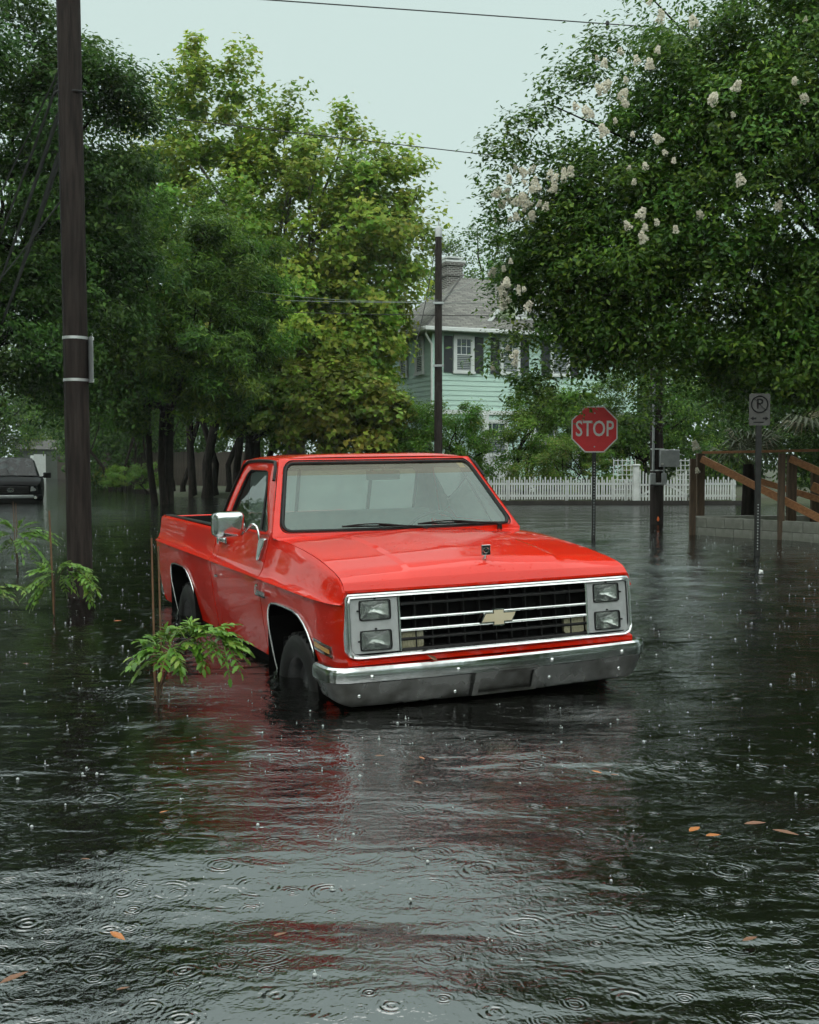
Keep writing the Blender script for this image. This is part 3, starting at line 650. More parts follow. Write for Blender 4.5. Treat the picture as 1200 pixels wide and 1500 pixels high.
# ---- front bumper
def bpath(u):
    a = abs(u)
    if a < .86: return Vector((.925 - .045 * (a / .86) ** 2, 1.0 * u * 1.035, 0)), Vector((1, .09 * u, 0)).normalized()
    t = (a - .86) / .14; ang = t * R(84); s_ = math.copysign(1, u)
    y = .89 + .145 * math.sin(ang); x = .880 - .145 * (1 - math.cos(ang)) - max(0, t - .85) * 1.0
    return Vector((x, s_ * y, 0)), Vector((math.cos(ang), s_ * math.sin(ang), 0))
BPROF = [(-.075,.618),(-.045,.628),(-.018,.627),(-.004,.617),(.002,.602),(.003,.575),(.000,.548),(-.010,.541),(-.013,.535),(-.030,.48),(-.056,.415),(-.066,.405),(-.085,.405)]
def brow(u):
    c_, n_ = bpath(u); k = 1 - .25 * max(0, (abs(u) - .93) / .07); return [(c_.x + n_.x * o * k, c_.y + n_.y * o, z + (.0 if z > .5 else .035 * max(0, (abs(u) - .86) / .14))) for o, z in BPROF]
us_ = list(np.linspace(-1, -.86, 9)) + list(np.linspace(-.8, .8, 25)) + list(np.linspace(.86, 1, 9))
mb = MB(); mb.grid([brow(u) for u in us_]); bmp = mb.build('front_bumper', ['worn_chrome', 'grimy_shaded_chrome'], T, smooth=28)
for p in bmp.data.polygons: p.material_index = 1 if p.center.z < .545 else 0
def bface(y, z, o=0):
    u = y / 1.035; c_, n_ = bpath(u); zz = [p[1] for p in BPROF][::-1]; oo = [p[0] for p in BPROF][::-1]
    off = float(np.interp(z, zz[1:], oo[1:])) + o; return Vector((c_.x + n_.x * off, y, z)), n_
for y, z in ((-.80,.575),(-.30,.575),(.30,.575),(.80,.575),(-.30,.445),(.30,.47),(-.86,.47),(.80,.47)):
    p, n_ = bface(y, z); bt = MB(); bt.lathe([(.0, .012), (.007, .0105), (.012, .006), (.0135, -.004)], 12, 'x'); o = bt.build('bolt', 'chrome', bmp, smooth=80); o.location = p
# number plate pocket
mb = MB(); q = [(-.205,.552),(.205,.552),(.205,.412),(-.205,.412)]
fr0 = [bface(y, z, .030)[0] for y, z in q]; q2 = [(-.17,.535),(.17,.535),(.17,.430),(-.17,.430)]; fr1 = [bface(y, z, .030)[0] for y, z in q2]; fr2 = [bface(y, z, .012)[0] for y, z in q2]; bk = [bface(y*1.05, z, -.02)[0] for y, z in q]
mb.ring(bk, fr0); mb.ring(fr0, fr1); mb.ring(fr1, fr2); mb.add(fr2, [(0,1,2,3)]); mb.build('plate_pocket', 'grimy_shaded_chrome', bmp)
for s in (-1, 1): MB().box((.66, s * .42 - .03, .46), (.87, s * .42 + .03, .54)).build('bumper_bracket', 'dark_under', bmp)
# ---- mirror
mir = bpy.data.objects.new('door_mirror', None); COL.objects.link(mir); mir.parent = T
mb = MB(); mc = Vector((-.80, -1.125, 1.318)); prof = []
for k, o in ((.0, .080), (.5, .0795), (.72, .077), (.84, .070), (.92, .058), (.97, .040), (1.0, .012), (1.0, -.045), (.97, -.055)):
    prof.append([mc + Vector((o, (y) * max(k, .001) , z * max(k, .001))) for y, z in resample(rrect(-.105, .105, -.085, .085, .035, 5), 40)])
for a, b in zip(prof, prof[1:]): mb.ring(a, b)
mb.fan(prof[-1], mc + Vector((-.045, 0, 0))); mb.build('mirror_shell', 'chrome', mir, smooth=75)
mb = MB(); mb.fan([mc + Vector((-.056, y, z)) for y, z in resample(rrect(-.09, .09, -.07, .07, .02, 4), 24)], mc + Vector((-.056, 0, 0))); mb.build('mirror_glass', 'chrome', mir)
mb = MB(); mb.tube([mc + Vector((.0, .09, -.055)), mc + Vector((.01, .112, -.052)), mc + Vector((.025, .125, -.03)), mc + Vector((.045, .14, -.008)), mc + Vector((.065, .155, -.004)), mc + Vector((.085, .168, -.02)), mc + Vector((.10, .175, -.05)), (-.695, -.945, 1.215)], .0095, 8); mb.build('mirror_arm', 'chrome', mir, smooth=60)
mb = MB(); tri = [(-.745,1.225),(-.625,1.225),(-.628,1.19),(-.665,1.09),(-.69,1.075),(-.712,1.09),(-.742,1.18)]
def dsk(o): return lambda x, z: (x, -(lerp(1.0, .905, interp((z - zc(x)) / (1.236 - zc(x)), [(0,0),(.06,.2),(.2,.42),(.42,.6),(.66,.75),(.86,.9),(1,1)])) + o), z)
mb.poly_prism(tri, dsk(-.005), dsk(.028)); mb.build('mirror_bracket', 'worn_chrome', mir, bevel=.006)
# ---- cargo bed
bed = bpy.data.objects.new('cargo_bed', None); COL.objects.link(bed); bed.parent = T
WB = -2.985
def zt(x): return 1.208 - .006 * x
for s in (-1, 1):
    mb = MB(); side_low(mb, s, -3.99, -1.930, .44, arch=WB); P = []
    BP = [(1.0,0),(.985,.04),(.962,.14),(.945,.34),(.936,.60),(.930,.86),(.922,.95),(.905,1.0),(.85,1.0),(.83,.99),(.83,.60)]
    for x in np.linspace(-3.99, -1.930, 12): P.append([(x, s * y, lerp(zc(x), zt(x), t)) for y, t in BP])
    mb.grid(P)
    x = -3.99; pr = [(ylow(x, z), z) for z in np.linspace(.44, zc(x) - .005, 8)] + [(y, lerp(zc(x), zt(x), t)) for y, t in BP[:8]]
    mb.grid([[(x, s * y, z) for y, z in pr], [(x - .012, s * (y - .012), z) for y, z in pr], [(x - .012, s * .82, z) for y, z in pr]])
    x = -1.930; pr = [(ylow(x, z), z) for z in np.linspace(.44, zc(x) - .005, 8)] + [(y, lerp(zc(x), zt(x), t)) for y, t in BP[:8]]
    mb.grid([[(x, s * y, z) for y, z in pr], [(x, s * .82, z) for y, z in pr]])
    bs = mb.build('bed_side', 'red_paint', bed, smooth=30)
    tr = MB(); tr.tube([(px + WB, s * (ylow(px + WB, pz) + .006), pz) for px, pz in ARCH], .0085, 6); tr.build('wheel_arch_trim', 'chrome', bs, smooth=60)
    wl = MB(); wl.grid([[(px * 1.02 + WB, s * .965, pz + .006) for px, pz in ARCH], [(px * 1.02 + WB, s * .52, pz + .02) for px, pz in ARCH]]); wl.add([(WB - .5, s * .52, .3), (WB + .5, s * .52, .3), (WB + .5, s * .52, .95), (WB - .5, s * .52, .95)], [(0, 1, 2, 3)]); wl.build('wheel_well', 'dark_under', bs)
    rc = MB(); rc.box((-3.95, s * .872 - .03, 1.226), (-1.96, s * .872 + .028, 1.240)); rc.build('bed_rail_cap', 'black_plastic', bs, bevel=.005)
    if s < 0:
        fl = MB().box((WB - .452, -.87, .22), (WB - .437, -.62, .62)); fl.build('mud_flap', 'black_plastic', bed)
mb = MB(); mb.box((-3.96, -.83, .70), (-1.95, .83, .74)); mb.box((-1.975, -.83, .74), (-1.945, .83, 1.205)); mb.box((-3.962, -.81, .74), (-3.955, .81, 1.215)); mb.build('bed_liner', 'black_plastic', bed)
for s in (-1, 1): MB().box((-3.95, s * .818 - .006, .74), (-1.98, s * .818 + .006, 1.20)).build('bed_liner_side', 'black_plastic', bed)
mb = MB(); mb.box((-4.0, -.82, .62), (-3.965, .82, 1.225)); mb.build('tailgate', 'red_paint', bed, bevel=.008)
mb = MB(); mb.cbox((-4.06, 0, .55), (.10, 1.86, .15)); mb.build('rear_bumper', 'worn_chrome', T, bevel=.03)
# ---- wheels
def wheel(x, s, steer=0):
    wh = bpy.data.objects.new('wheel', None); COL.objects.link(wh); wh.parent = T; wh.location = (x, s * .825, .345); wh.rotation_euler = (0, 0, steer)
    r, hw = .345, .108
    mb = MB(); mb.lathe([(.205, -hw + .012), (.215, -hw - .002), (.25, -hw - .012), (.295, -hw - .010), (.325, -hw + .004), (.339, -hw + .020), (r, -hw + .045), (r + .001, 0), (r, hw - .045), (.339, hw - .020), (.325, hw - .004), (.295, hw + .010), (.25, hw + .012), (.205, hw - .012)], 40, 'y'); mb.build('tyre', 'rubber', wh, smooth=60)
    tm = MB().box((-.013, -.0285, -.006), (.013, .0285, .007)).mesh('tread_block', 'rubber')
    tb = MB()
    for j in range(34):
        for row, off in ((-.070, 0), (-.0235, .5), (.0235, 0), (.070, .5)):
            an = 2 * math.pi * (j + off) / 34; m = Matrix.Rotation(an, 3, 'Y') @ Matrix.Rotation(.3 if row > 0 else -.3, 3, 'Z'); rc_ = r + (-.001 if abs(row) > .05 else .002)
            tb.cbox(Matrix.Rotation(an, 3, 'Y') @ Vector((0, row, rc_)), (.040, .041, .018), m)
    t_ = tb.build('tread', 'rubber', wh); t_['kind'] = 'stuff'
    mb = MB(); o = s
    mb.lathe([(.0, o * .055), (.045, o * .058), (.055, o * .05), (.075, o * .045), (.10, o * .028), (.14, o * .022), (.165, o * .03), (.18, o * .02), (.19, o * .06), (.202, o * .085), (.210, o * .096), (.200, o * .090)], 32, 'y'); mb.build('rim', 'rim_steel', wh, smooth=40)
for x in (0, WB):
    for s in (-1, 1): wheel(x, s, R(2) if x == 0 else 0)
lf = MB().add([(0,0,0),(.012,.03,.006),(.0,.075,.0),(-.012,.03,.006)],[(0,1,2),(0,2,3)]).build('stuck_leaf','fallen_leaf_brown'); lf.parent=None
lf.matrix_world = Matrix.Translation((TX,TY,-TWD)) @ Matrix.Rotation(TYAW - math.pi/2,4,'Z') @ Matrix.Translation((.895,-.42,.624)) @ Matrix.Rotation(R(70),4,'Y') @ Matrix.Rotation(R(150),4,'Z')
tag(lf,'small brown wet leaf stuck on the chrome bumper top','leaf')

# ================================================================== GROUND AND WATER
def corr(y): return -13.1 - .313 * (y - 36)
def ground_z(x, y):
    xr = corr(y) + 5.2; yb = 43.0 - (x + 10.3) * .625 if x < 2.5 else 35.0
    d1 = min(x - xr, y - max(yb, 34.9)); d2 = min(corr(y) - 5.5 - x, y - 24)
    d3 = min(x - 5.6, y - (20.45 - (x - 5.24) * 1.28), 20.55 + (x - 5.3) * .14 - y) if x > 5 else -9
    d = max(d1, d2); t = max(0, min(1, d / 1.6 + .35)); z = -.42 + .60 * t * t * (3 - 2 * t)
    if d3 > -.5: t = max(0, min(1, d3 / .6 + .5)); z = max(z, -.42 + .62 * t * t * (3 - 2 * t))
    if y > 84: z = max(z, min(.25, -.42 + (y - 84) * .035))
    return z
gx = np.concatenate([np.linspace(-400, -60, 18), np.linspace(-56, 40, 121), np.linspace(45, 400, 18)])
gy = np.concatenate([np.linspace(-150, 8, 12), np.linspace(10, 100, 151), np.linspace(108, 600, 22)])
mb = MB(); rng = random.Random(5)
mb.grid([[(x, y, ground_z(x, y) + rng.uniform(-.02, .02)) for y in gy] for x in gx])
pmat('ground_mat', (0.035, 0.055, 0.018), (0.040, 0.034, 0.022), 0.5, rough=0.9, bump=0.8, bscale=9, detail=8)
tag(mb.build('ground', 'ground_mat', smooth=80), kind='structure')

def water_mat():
    m = bpy.data.materials.new('flood_water'); m.use_nodes = True; t = m.node_tree; N = t.nodes; Lk = t.links; b = N['Principled BSDF']
    b.inputs['Base Color'].default_value = (0.0022, 0.0022, 0.0016, 1); b.inputs['Roughness'].default_value = 0.035; b.inputs['IOR'].default_value = 3.5
    tc = N.new('ShaderNodeTexCoord')
    def math_(op, a, c=None, d=None):
        n = N.new('ShaderNodeMath'); n.operation = op
        for i, v in enumerate((a, c, d)):
            if v is None: continue
            if isinstance(v, (int, float)): n.inputs[i].default_value = v
            else: Lk.new(v, n.inputs[i])
        return n.outputs[0]
    H = None
    def plus(h, amp):
        nonlocal H
        v = math_('MULTIPLY', h, amp); H = v if H is None else math_('ADD', H, v)
    def rings(cell, offs, wl, amp, keep, rmax):
        mp = N.new('ShaderNodeMapping'); mp.inputs['Location'].default_value = offs; Lk.new(tc.outputs['Object'], mp.inputs[0])
        v = N.new('ShaderNodeTexVoronoi'); v.voronoi_dimensions = '2D'; v.inputs['Scale'].default_value = 1 / cell; v.inputs['Randomness'].default_value = .85
        Lk.new(mp.outputs[0], v.inputs['Vector']); sp = N.new('ShaderNodeSeparateColor'); Lk.new(v.outputs['Color'], sp.inputs[0])
        d = math_('MULTIPLY', v.outputs['Distance'], cell)                       # metres
        rad = math_('MULTIPLY', sp.outputs[0], rmax)                            # ring radius by age
        nz = N.new('ShaderNodeTexNoise'); nz.inputs['Scale'].default_value = 9.0; nz.inputs['Detail'].default_value = 1; Lk.new(mp.outputs[0], nz.inputs[0])
        d = math_('ADD', d, math_('MULTIPLY', math_('SUBTRACT', nz.outputs[0], .5), wl * .9))
        x = math_('SUBTRACT', d, rad)
        jit = None
        env = math_('POWER', 2.718, math_('MULTIPLY', math_('MULTIPLY', x, x), -1 / (2 * (wl * 1.1) ** 2)))
        s = math_('COSINE', math_('MULTIPLY', x, 2 * math.pi / wl))
        on = math_('LESS_THAN', sp.outputs[1], keep)
        fade = math_('SUBTRACT', 1.15, sp.outputs[0])
        nb = N.new('ShaderNodeTexNoise'); nb.inputs['Scale'].default_value = 14.0; nb.inputs['Detail'].default_value = 1; Lk.new(mp.outputs[0], nb.inputs[0]); mr = N.new('ShaderNodeMapRange'); mr.inputs[1].default_value = .36; mr.inputs[2].default_value = .62; mr.inputs[3].default_value = .05; mr.inputs[4].default_value = 1.6; Lk.new(nb.outputs[0], mr.inputs[0]); brk = mr.outputs[0]
        core = math_('LESS_THAN', d, math_('MULTIPLY', rmax, 1.25))
        plus(math_('MULTIPLY', math_('MULTIPLY', math_('MULTIPLY', math_('MULTIPLY', s, env), on), fade), math_('MULTIPLY', core, brk)), amp)
    rings(.47, (0, 0, 0), .030, .0010, .18, .15)
    rings(.41, (7.3, 3.1, 0), .026, .0009, .18, .13)
    rings(.27, (1.7, 9.1, 0), .020, .0008, .30, .09)
    rings(.23, (4.4, 2.7, 0), .018, .0007, .30, .075)
    rings(.15, (2.2, 5.5, 0), .013, .0006, .40, .05)
    rings(.13, (8.2, 1.5, 0), .012, .0005, .40, .042)
    def noise(scale, amp, stretch=(1, 1, 1), det=2, dist=0, rot=0):
        mp = N.new('ShaderNodeMapping'); mp.inputs['Scale'].default_value = stretch; mp.inputs['Rotation'].default_value = (0, 0, rot); Lk.new(tc.outputs['Object'], mp.inputs[0])
        n = N.new('ShaderNodeTexNoise'); n.inputs['Scale'].default_value = scale; n.inputs['Detail'].default_value = det; n.inputs['Distortion'].default_value = dist
        Lk.new(mp.outputs[0], n.inputs[0]); return n.outputs[0]
    patch = N.new('ShaderNodeMapRange'); patch.inputs[1].default_value = .38; patch.inputs[2].default_value = .62; patch.inputs[3].default_value = .25; patch.inputs[4].default_value = 1.0
    Lk.new(noise(.9, 1, det=2), patch.inputs[0])
    plus(math_('MULTIPLY', noise(30, 1, (1, 1, 1), 3, .8), patch.outputs[0]), .0042)
    plus(noise(6, 1, (.6, 1.3, 1), 2, .5, .2), .0100)
    plus(noise(58, 1, det=2), .0013)
    plus(noise(2.6, 1, (.55, 1.5, 1), 2, .4, -.1), .014)
    bp = N.new('ShaderNodeBump'); bp.inputs['Strength'].default_value = 1.0; bp.inputs['Distance'].default_value = 1.0
    Lk.new(H, bp.inputs['Height']); Lk.new(bp.outputs[0], b.inputs['Normal'])
    M['flood_water'] = m
water_mat()
wx = np.concatenate([np.linspace(-300, -12, 30), np.arange(-11, 11.01, .11), np.linspace(12, 300, 30)])
wy = np.concatenate([np.linspace(-80, 1, 14), np.arange(1.5, 14, .09), np.linspace(14.2, 40, 130), np.linspace(41, 130, 60)])
X, Y = np.meshgrid(wx, wy, indexing='ij')
rs = np.random.RandomState(3); Z = np.zeros_like(X)
for k in range(26):
    wl = rs.uniform(.38, 1.9); an = math.pi / 2 + rs.normal(0, .55) + (.1 if k % 2 else math.pi); ph = rs.uniform(0, 6.28)
    Z += wl * .0020 * np.cos((X * math.cos(an) + Y * math.sin(an)) * 2 * math.pi / wl + ph + .8 * np.sin(X * .7 + k) )
fall = np.clip((26 - np.hypot(X, Y)) / 12, .12, 1) * (np.abs(X) < 11.2)
Z *= fall
mb = MB(); vs = np.stack([X, Y, Z], -1); mb.grid([[tuple(p) for p in row] for row in vs])
wat = mb.build('flood_water', 'flood_water', smooth=85); tag(wat, kind='structure')
def water_h(x, y):
    i = min(max(np.searchsorted(wx, x), 1), len(wx) - 1); j = min(max(np.searchsorted(wy, y), 1), len(wy) - 1); return float(Z[i, j])

# ================================================================== TREES
def leaf_template(kind):
    if kind == 'oval':                      # folded rhombus
        v = [(0, 0, 0), (.5, .24, .07), (1, 0, -.05), (.5, -.24, .07)]; f = [(0, 1, 2), (0, 2, 3)]
    elif kind == 'star':                    # lobed maple/sycamore leaf
        v = [(0, 0, 0), (.30, .55, .06), (.58, .20, .0), (1, 0, -.08), (.58, -.20, 0), (.30, -.55, .06)]
        f = [(0, 1, 2), (0, 2, 3), (0, 3, 4), (0, 4, 5)]
    elif kind == 'slim':
        v = [(0, 0, 0), (.45, .13, .04), (1, 0, -.12), (.45, -.13, .04)]; f = [(0, 1, 2), (0, 2, 3)]
    return np.array(v, float), np.array(f, int)
def leaves_object(name, pos, nrm, size, kind, palette, seed, mat='leaf', parent=None, jitter=.18, tint=None):
    r = np.random.RandomState(seed); n = len(pos); tv, tf = leaf_template(kind); k = len(tv)
    a = r.normal(size=(n, 3)); a[:, 2] -= .5; nn = nrm / (np.linalg.norm(nrm, axis=1, keepdims=True) + 1e-9)
    a -= nn * (a * nn).sum(1, keepdims=True); a /= np.linalg.norm(a, axis=1, keepdims=True) + 1e-9; b = np.cross(nn, a)
    sz = size * r.uniform(.65, 1.3, (n, 1, 1))
    V = pos[:, None, :] + sz * (tv[None, :, 0:1] * a[:, None] + tv[None, :, 1:2] * b[:, None] + tv[None, :, 2:3] * nn[:, None])
    F = (tf[None] + (np.arange(n) * k)[:, None, None]).reshape(-1, 3)
    me = bpy.data.meshes.new(name); me.vertices.add(n * k); me.vertices.foreach_set('co', V.reshape(-1).astype(np.float32))
    nf = len(F); me.loops.add(nf * 3); me.loops.foreach_set('vertex_index', F.reshape(-1).astype(np.int32))
    me.polygons.add(nf); me.polygons.foreach_set('loop_start', np.arange(0, nf * 3, 3, dtype=np.int32)); me.polygons.foreach_set('loop_total', np.full(nf, 3, np.int32))
    pal = np.array(palette); c = pal[r.randint(0, len(pal), n)] * r.uniform(1 - jitter, 1 + jitter, (n, 1)) 
    if tint is not None: c = c * tint
    ca = me.color_attributes.new('Col', 'FLOAT_COLOR', 'POINT'); cc = np.ones((n, k, 4), np.float32); cc[:, :, :3] = c[:, None, :]
    ca.data.foreach_set('color', cc.reshape(-1)); me.materials.append(M[mat]); me.update(); me.validate()
    o = bpy.data.objects.new(name, me); COL.objects.link(o); o.parent = parent; o['kind'] = 'stuff'
    return o
def lobes_points(lobes, r, shell=.55):
    """cluster centres spread through ellipsoids, denser towards the outside"""
    C = []; Nn = []
    for cx, cy, cz, rx, ry, rz, n in lobes:
        d = r.normal(size=(n, 3)); d /= np.linalg.norm(d, axis=1, keepdims=True); d[:, 2] *= .96
        rad = (shell + (1 - shell) * r.uniform(0, 1, (n, 1)) ** .6) * (1 + .13 * np.sin(d[:, 0:1] * 5 + cx) * np.cos(d[:, 2:3] * 6 + cz) + r.normal(0, .06, (n, 1)))
        C.append(np.array([cx, cy, cz]) + d * rad * np.array([rx, ry, rz])); Nn.append(d)
    return np.concatenate(C), np.concatenate(Nn)
def tree(name, label, base, lobes, nleaf, lsize, kind, palette, seed, trunk_r=.25, fork=2.5, crad=.8, group=None, bark='bark', mat='leaf', limbs=26, stems=1, lean=(0, 0), shell=.55, cat='tree', zmin=.3, flat=.55, extra_tops=None, pal2=None):
    r = np.random.RandomState(seed); rr = random.Random(seed)
    t = thing(name, label, cat, base, group=group)
    B = np.array(base); lob = [(a - B[0], b - B[1], c - B[2], d, e, f, n) for a, b, c, d, e, f, n in lobes]
    C, D = lobes_points(lob, r, shell); ok = C[:, 2] > zmin; C, D = C[ok], D[ok]
    if extra_tops is not None:
        E_ = np.array(extra_tops) - B; C = np.concatenate([C, E_]); D = np.concatenate([D, np.tile([0, -.3, .8], (len(E_), 1))])
    m = len(C); per = r.dirichlet(np.full(m, 3.0)) * nleaf; per = np.maximum(3, per.astype(int))
    idx = np.repeat(np.arange(m), per); n = len(idx)
    # each clump: a spray stretched along its own outward twig
    ax = D + r.normal(0, .5, (m, 3)); ax /= np.linalg.norm(ax, axis=1, keepdims=True)
    cr = crad * r.uniform(.55, 1.25, m)
    g = r.normal(size=(n, 3)); g /= np.linalg.norm(g, axis=1, keepdims=True); g *= r.uniform(0, 1, (n, 1)) ** .45
    off = g * cr[idx, None] * np.array([1, 1, flat]) + ax[idx] * (r.uniform(-1, 1.3, (n, 1)) * cr[idx, None] * .75)
    pos = C[idx] + off; pos[:, 2] = np.maximum(pos[:, 2], .12)
    nr = D[idx] * .5 + g * .5 + np.array([0, 0, .7]) + r.normal(0, .45, (n, 3))
    h = n // 2 if pal2 else n
    tn = r.uniform(.72, 1.28, (m, 1)) * (1 + r.normal(0, .08, (m, 3)) * np.array([1.2, .5, .5])); leaves_object('crown', pos, nr, lsize, kind, palette, seed + 1, mat, t, tint=tn[idx])
    # trunk and limbs
    tb = MB(); forks = []
    for k in range(stems):
        an = rr.uniform(0, 6.28); sp = .0 if stems == 1 else .25
        b0 = Vector((sp * math.cos(an), sp * math.sin(an), -.45)); top = Vector((lean[0] + (rr.uniform(-.6, .6) if stems > 1 else 0), lean[1] + (rr.uniform(-.4, .4) if stems > 1 else 0), fork))
        pts = [b0, b0.lerp(top, .15), b0.lerp(top, .5) + Vector((rr.uniform(-.1, .1), rr.uniform(-.1, .1), 0)), top]; q = trunk_r * (1 if stems == 1 else rr.uniform(.6, .9))
        tb.tube(pts, [q * 1.35, q * 1.05, q * .92, q * .8], 9); forks.append((top, q))
    order = r.permutation(m)[:limbs]
    for j in order:
        top, q = forks[j % len(forks)]; e = Vector(C[j]); L = (e - top).length
        if L < .3: continue
        md = top.lerp(e, .5) + Vector((rr.uniform(-.08, .08), rr.uniform(-.08, .08), .06)) * L
        q0 = min(q * .55, .014 + .011 * L); tb.tube([top - Vector((0, 0, .1)), top.lerp(md, .5) + Vector((0, 0, .05 * L)), md, md.lerp(e, .55) + Vector((rr.uniform(-.05, .05) * L, 0, .03 * L)), e], [q0, q0 * .8, q0 * .58, q0 * .36, q0 * .14], 6)
    tb.build('trunk', bark, t, smooth=60)
    return t, C, D
DARK = [(.050, .115, .022), (.040, .092, .020), (.064, .140, .026), (.034, .078, .020), (.085, .160, .030)]
MID = [(.095, .190, .024), (.120, .225, .030), (.078, .165, .024), (.150, .240, .034), (.100, .200, .034)]
SYC = [(.200, .325, .040), (.240, .355, .046), (.165, .285, .038), (.280, .360, .054), (.140, .260, .038), (.29, .33, .055)]
OLIVE = [(.200, .225, .036), (.170, .210, .034), (.230, .235, .042), (.14, .18, .036)]
BRIGHT = [(.080, .225, .022), (.110, .260, .028), (.065, .190, .022), (.130, .280, .036)]
CRAPE = [(.062, .140, .018), (.048, .112, .016), (.090, .180, .022), (.038, .090, .016), (.135, .225, .030), (.068, .145, .024)]
rt_ = np.random.RandomState(77)
# tall pale-green sycamore behind the truck
tops = [at(x, y, 42) for x, y in ((262,120),(290,98),(272,130),(300,118),(330,112),(362,112),(340,130),(385,148),(405,190),(430,185),(478,190),(505,188),(460,210),(520,215),(560,232),(590,240),(575,262),(598,265),(600,330),(625,335),(630,350),(612,300),(230,150),(215,165),(245,140))]
tops = [p + Vector((rt_.normal(0, .25), rt_.normal(0, .8), rt_.normal(0, .2))) for p in tops for _ in range(2)]
tree('sycamore_tree', 'tall pale green sycamore with lobed leaves, tallest of the trees behind the red truck', (-4.6, 44, .1),
     [(-8.2,43,11.0, 3.8,3.4,4.4,150), (-9.5,42.5,8.5,2.4,2.4,3,60), (-4.4,42,9.6, 3.4,3.2,4.4,130), (-1.9,41.5,8.9, 2.5,2.8,3.7,130), (-2.2,41,5.4, 1.7,2.2,2.4,80), (-4.5,40.5,5.6, 3.4,2.6,3.2,100)], 98000, .20, 'star', SYC, 11, .42, 4.5, .72, bark='bark_pale', limbs=44, extra_tops=[tuple(p) for p in tops])
# fine-leaved dark tree in front of it
tree('laurel_oak_tree', 'dark green fine-leaved tree with drooping crown, left of the pale sycamore', (-7.9, 35, .0),
     [(-7.6,34,6.4, 3.3,2.6,3.3,150), (-6.2,33.5,5.0, 2.2,2.2,2.3,80), (-9.8,33,8.4, 1.7,2.0,2.0,60), (-9.2,34,4.4, 2.4,2.2,2.0,60)], 95000, .20, 'slim', DARK + MID + MID[:3], 21, .18, 3.0, .62, limbs=40, stems=3)
# big oak overhanging from the left
otops = [at(x, y, 28) for x, y in ((30,20),(55,60),(10,60),(70,85),(40,110),(20,140),(5,10),(65,25),(85,110),(150,95),(165,120),(140,125),(185,135),(205,150),(130,150),(175,165),(215,165),(125,110))]
tree('live_oak_tree', 'large dark oak at the street corner, spreading behind the tall wooden pole', (-12.6, 29, .0),
     [(-10.6,28.5,8.0, 3.4,2.8,3.4,170), (-8.4,28.5,9.0, 1.9,2.0,3.0,90), (-11.2,27,5.0, 2.6,2.2,2.4,110), (-8.4,28.5,5.2, 1.8,1.8,2.6,80), (-10.8,27,11.6, 1.5,1.5,1.7,30)], 115000, .150, 'oval', DARK, 31, .45, 4.0, .60, limbs=34, lean=(1.5, -.6), extra_tops=[tuple(p + Vector((rt_.normal(0,.15), rt_.normal(0,.5), 0))) for p in otops for _ in range(2)])
# olive tree low behind the cab, greener shrubs by the house
tree('olive_green_maple', 'low olive-yellow maple leaning over the red cab roof', (-2.4, 38.5, .1), [(-2.6,38,3.6, 1.9,1.5,1.5,60), (-1.5,37.6,2.9, 1.4,1.2,1.2,40)], 11000, .20, 'star', OLIVE + SYC[:2], 41, .14, 1.6, .5, limbs=16)
tree('dark_maple', 'shaded green maple with tiny orange blossoms behind the truck bed', (-5.8, 40, .1), [(-6.0,39.5,3.9, 2.2,1.5,1.5,60), (-4.6,39,3.4, 1.6,1.3,1.4,50), (-3.6,39.5,3.6,1.4,1.2,1.5,40)], 16000, .19, 'star', SYC[:3] + MID, 43, .2, 2.0, .5, limbs=20, stems=2)
# crape myrtle in bloom, right foreground
ctops = [at(x, y, 18) for x, y in ((930,40),(900,60),(870,75),(850,95),(835,120),(815,140),(805,160),(790,180),(770,200),(755,205),(735,225),(728,250),(725,280),(722,310),(728,345),(738,380),(742,420),(735,500),(728,530),(760,560),(950,10),(780,560),(930,600),(985,600),(842,588))]
crape, CC, CD = tree('crape_myrtle_tree', 'big dark crape myrtle with clusters of white blossom, overhanging the stop sign', (9.9, 20.6, .1),
     [(6.9,18.6,6.0, 3.8,3.2,3.7,420), (3.55,18.0,4.6, 1.6,1.5,1.8,140), (4.9,17.8,4.0, 2.1,1.5,1.5,160), (3.2,18,3.9,1.0,1.0,.9,60), (2.75,18.3,4.5, 1.05,1.1,1.5,110), (8.0,17.4,4.4, 2.6,2.0,2.2,190), (3.7,18.2,6.0,1.5,1.4,1.5,90), (8.0,18,7.8, 3.0,2.2,2.6,240), (8.0,17.3,3.4, 1.9,1.2,1.1,150), (6.4,17.4,3.1, 1.7,1.1,.9,110), (6.3,18.4,8.0, 2.3,1.8,1.7,190), (5.2,18.2,7.0,1.7,1.4,1.4,110), (6.0,17.6,5.6,2.6,1.6,2.4,160)], 245000, .102, 'oval', CRAPE, 51, .16, 1.9, .46, bark='bark', mat='leaf_glossy', limbs=40, stems=6, zmin=2.35, flat=.6,
     extra_tops=[tuple(p + Vector((rt_.normal(0,.1), rt_.normal(0,.5), 0))) for p in ctops for _ in range(2)])
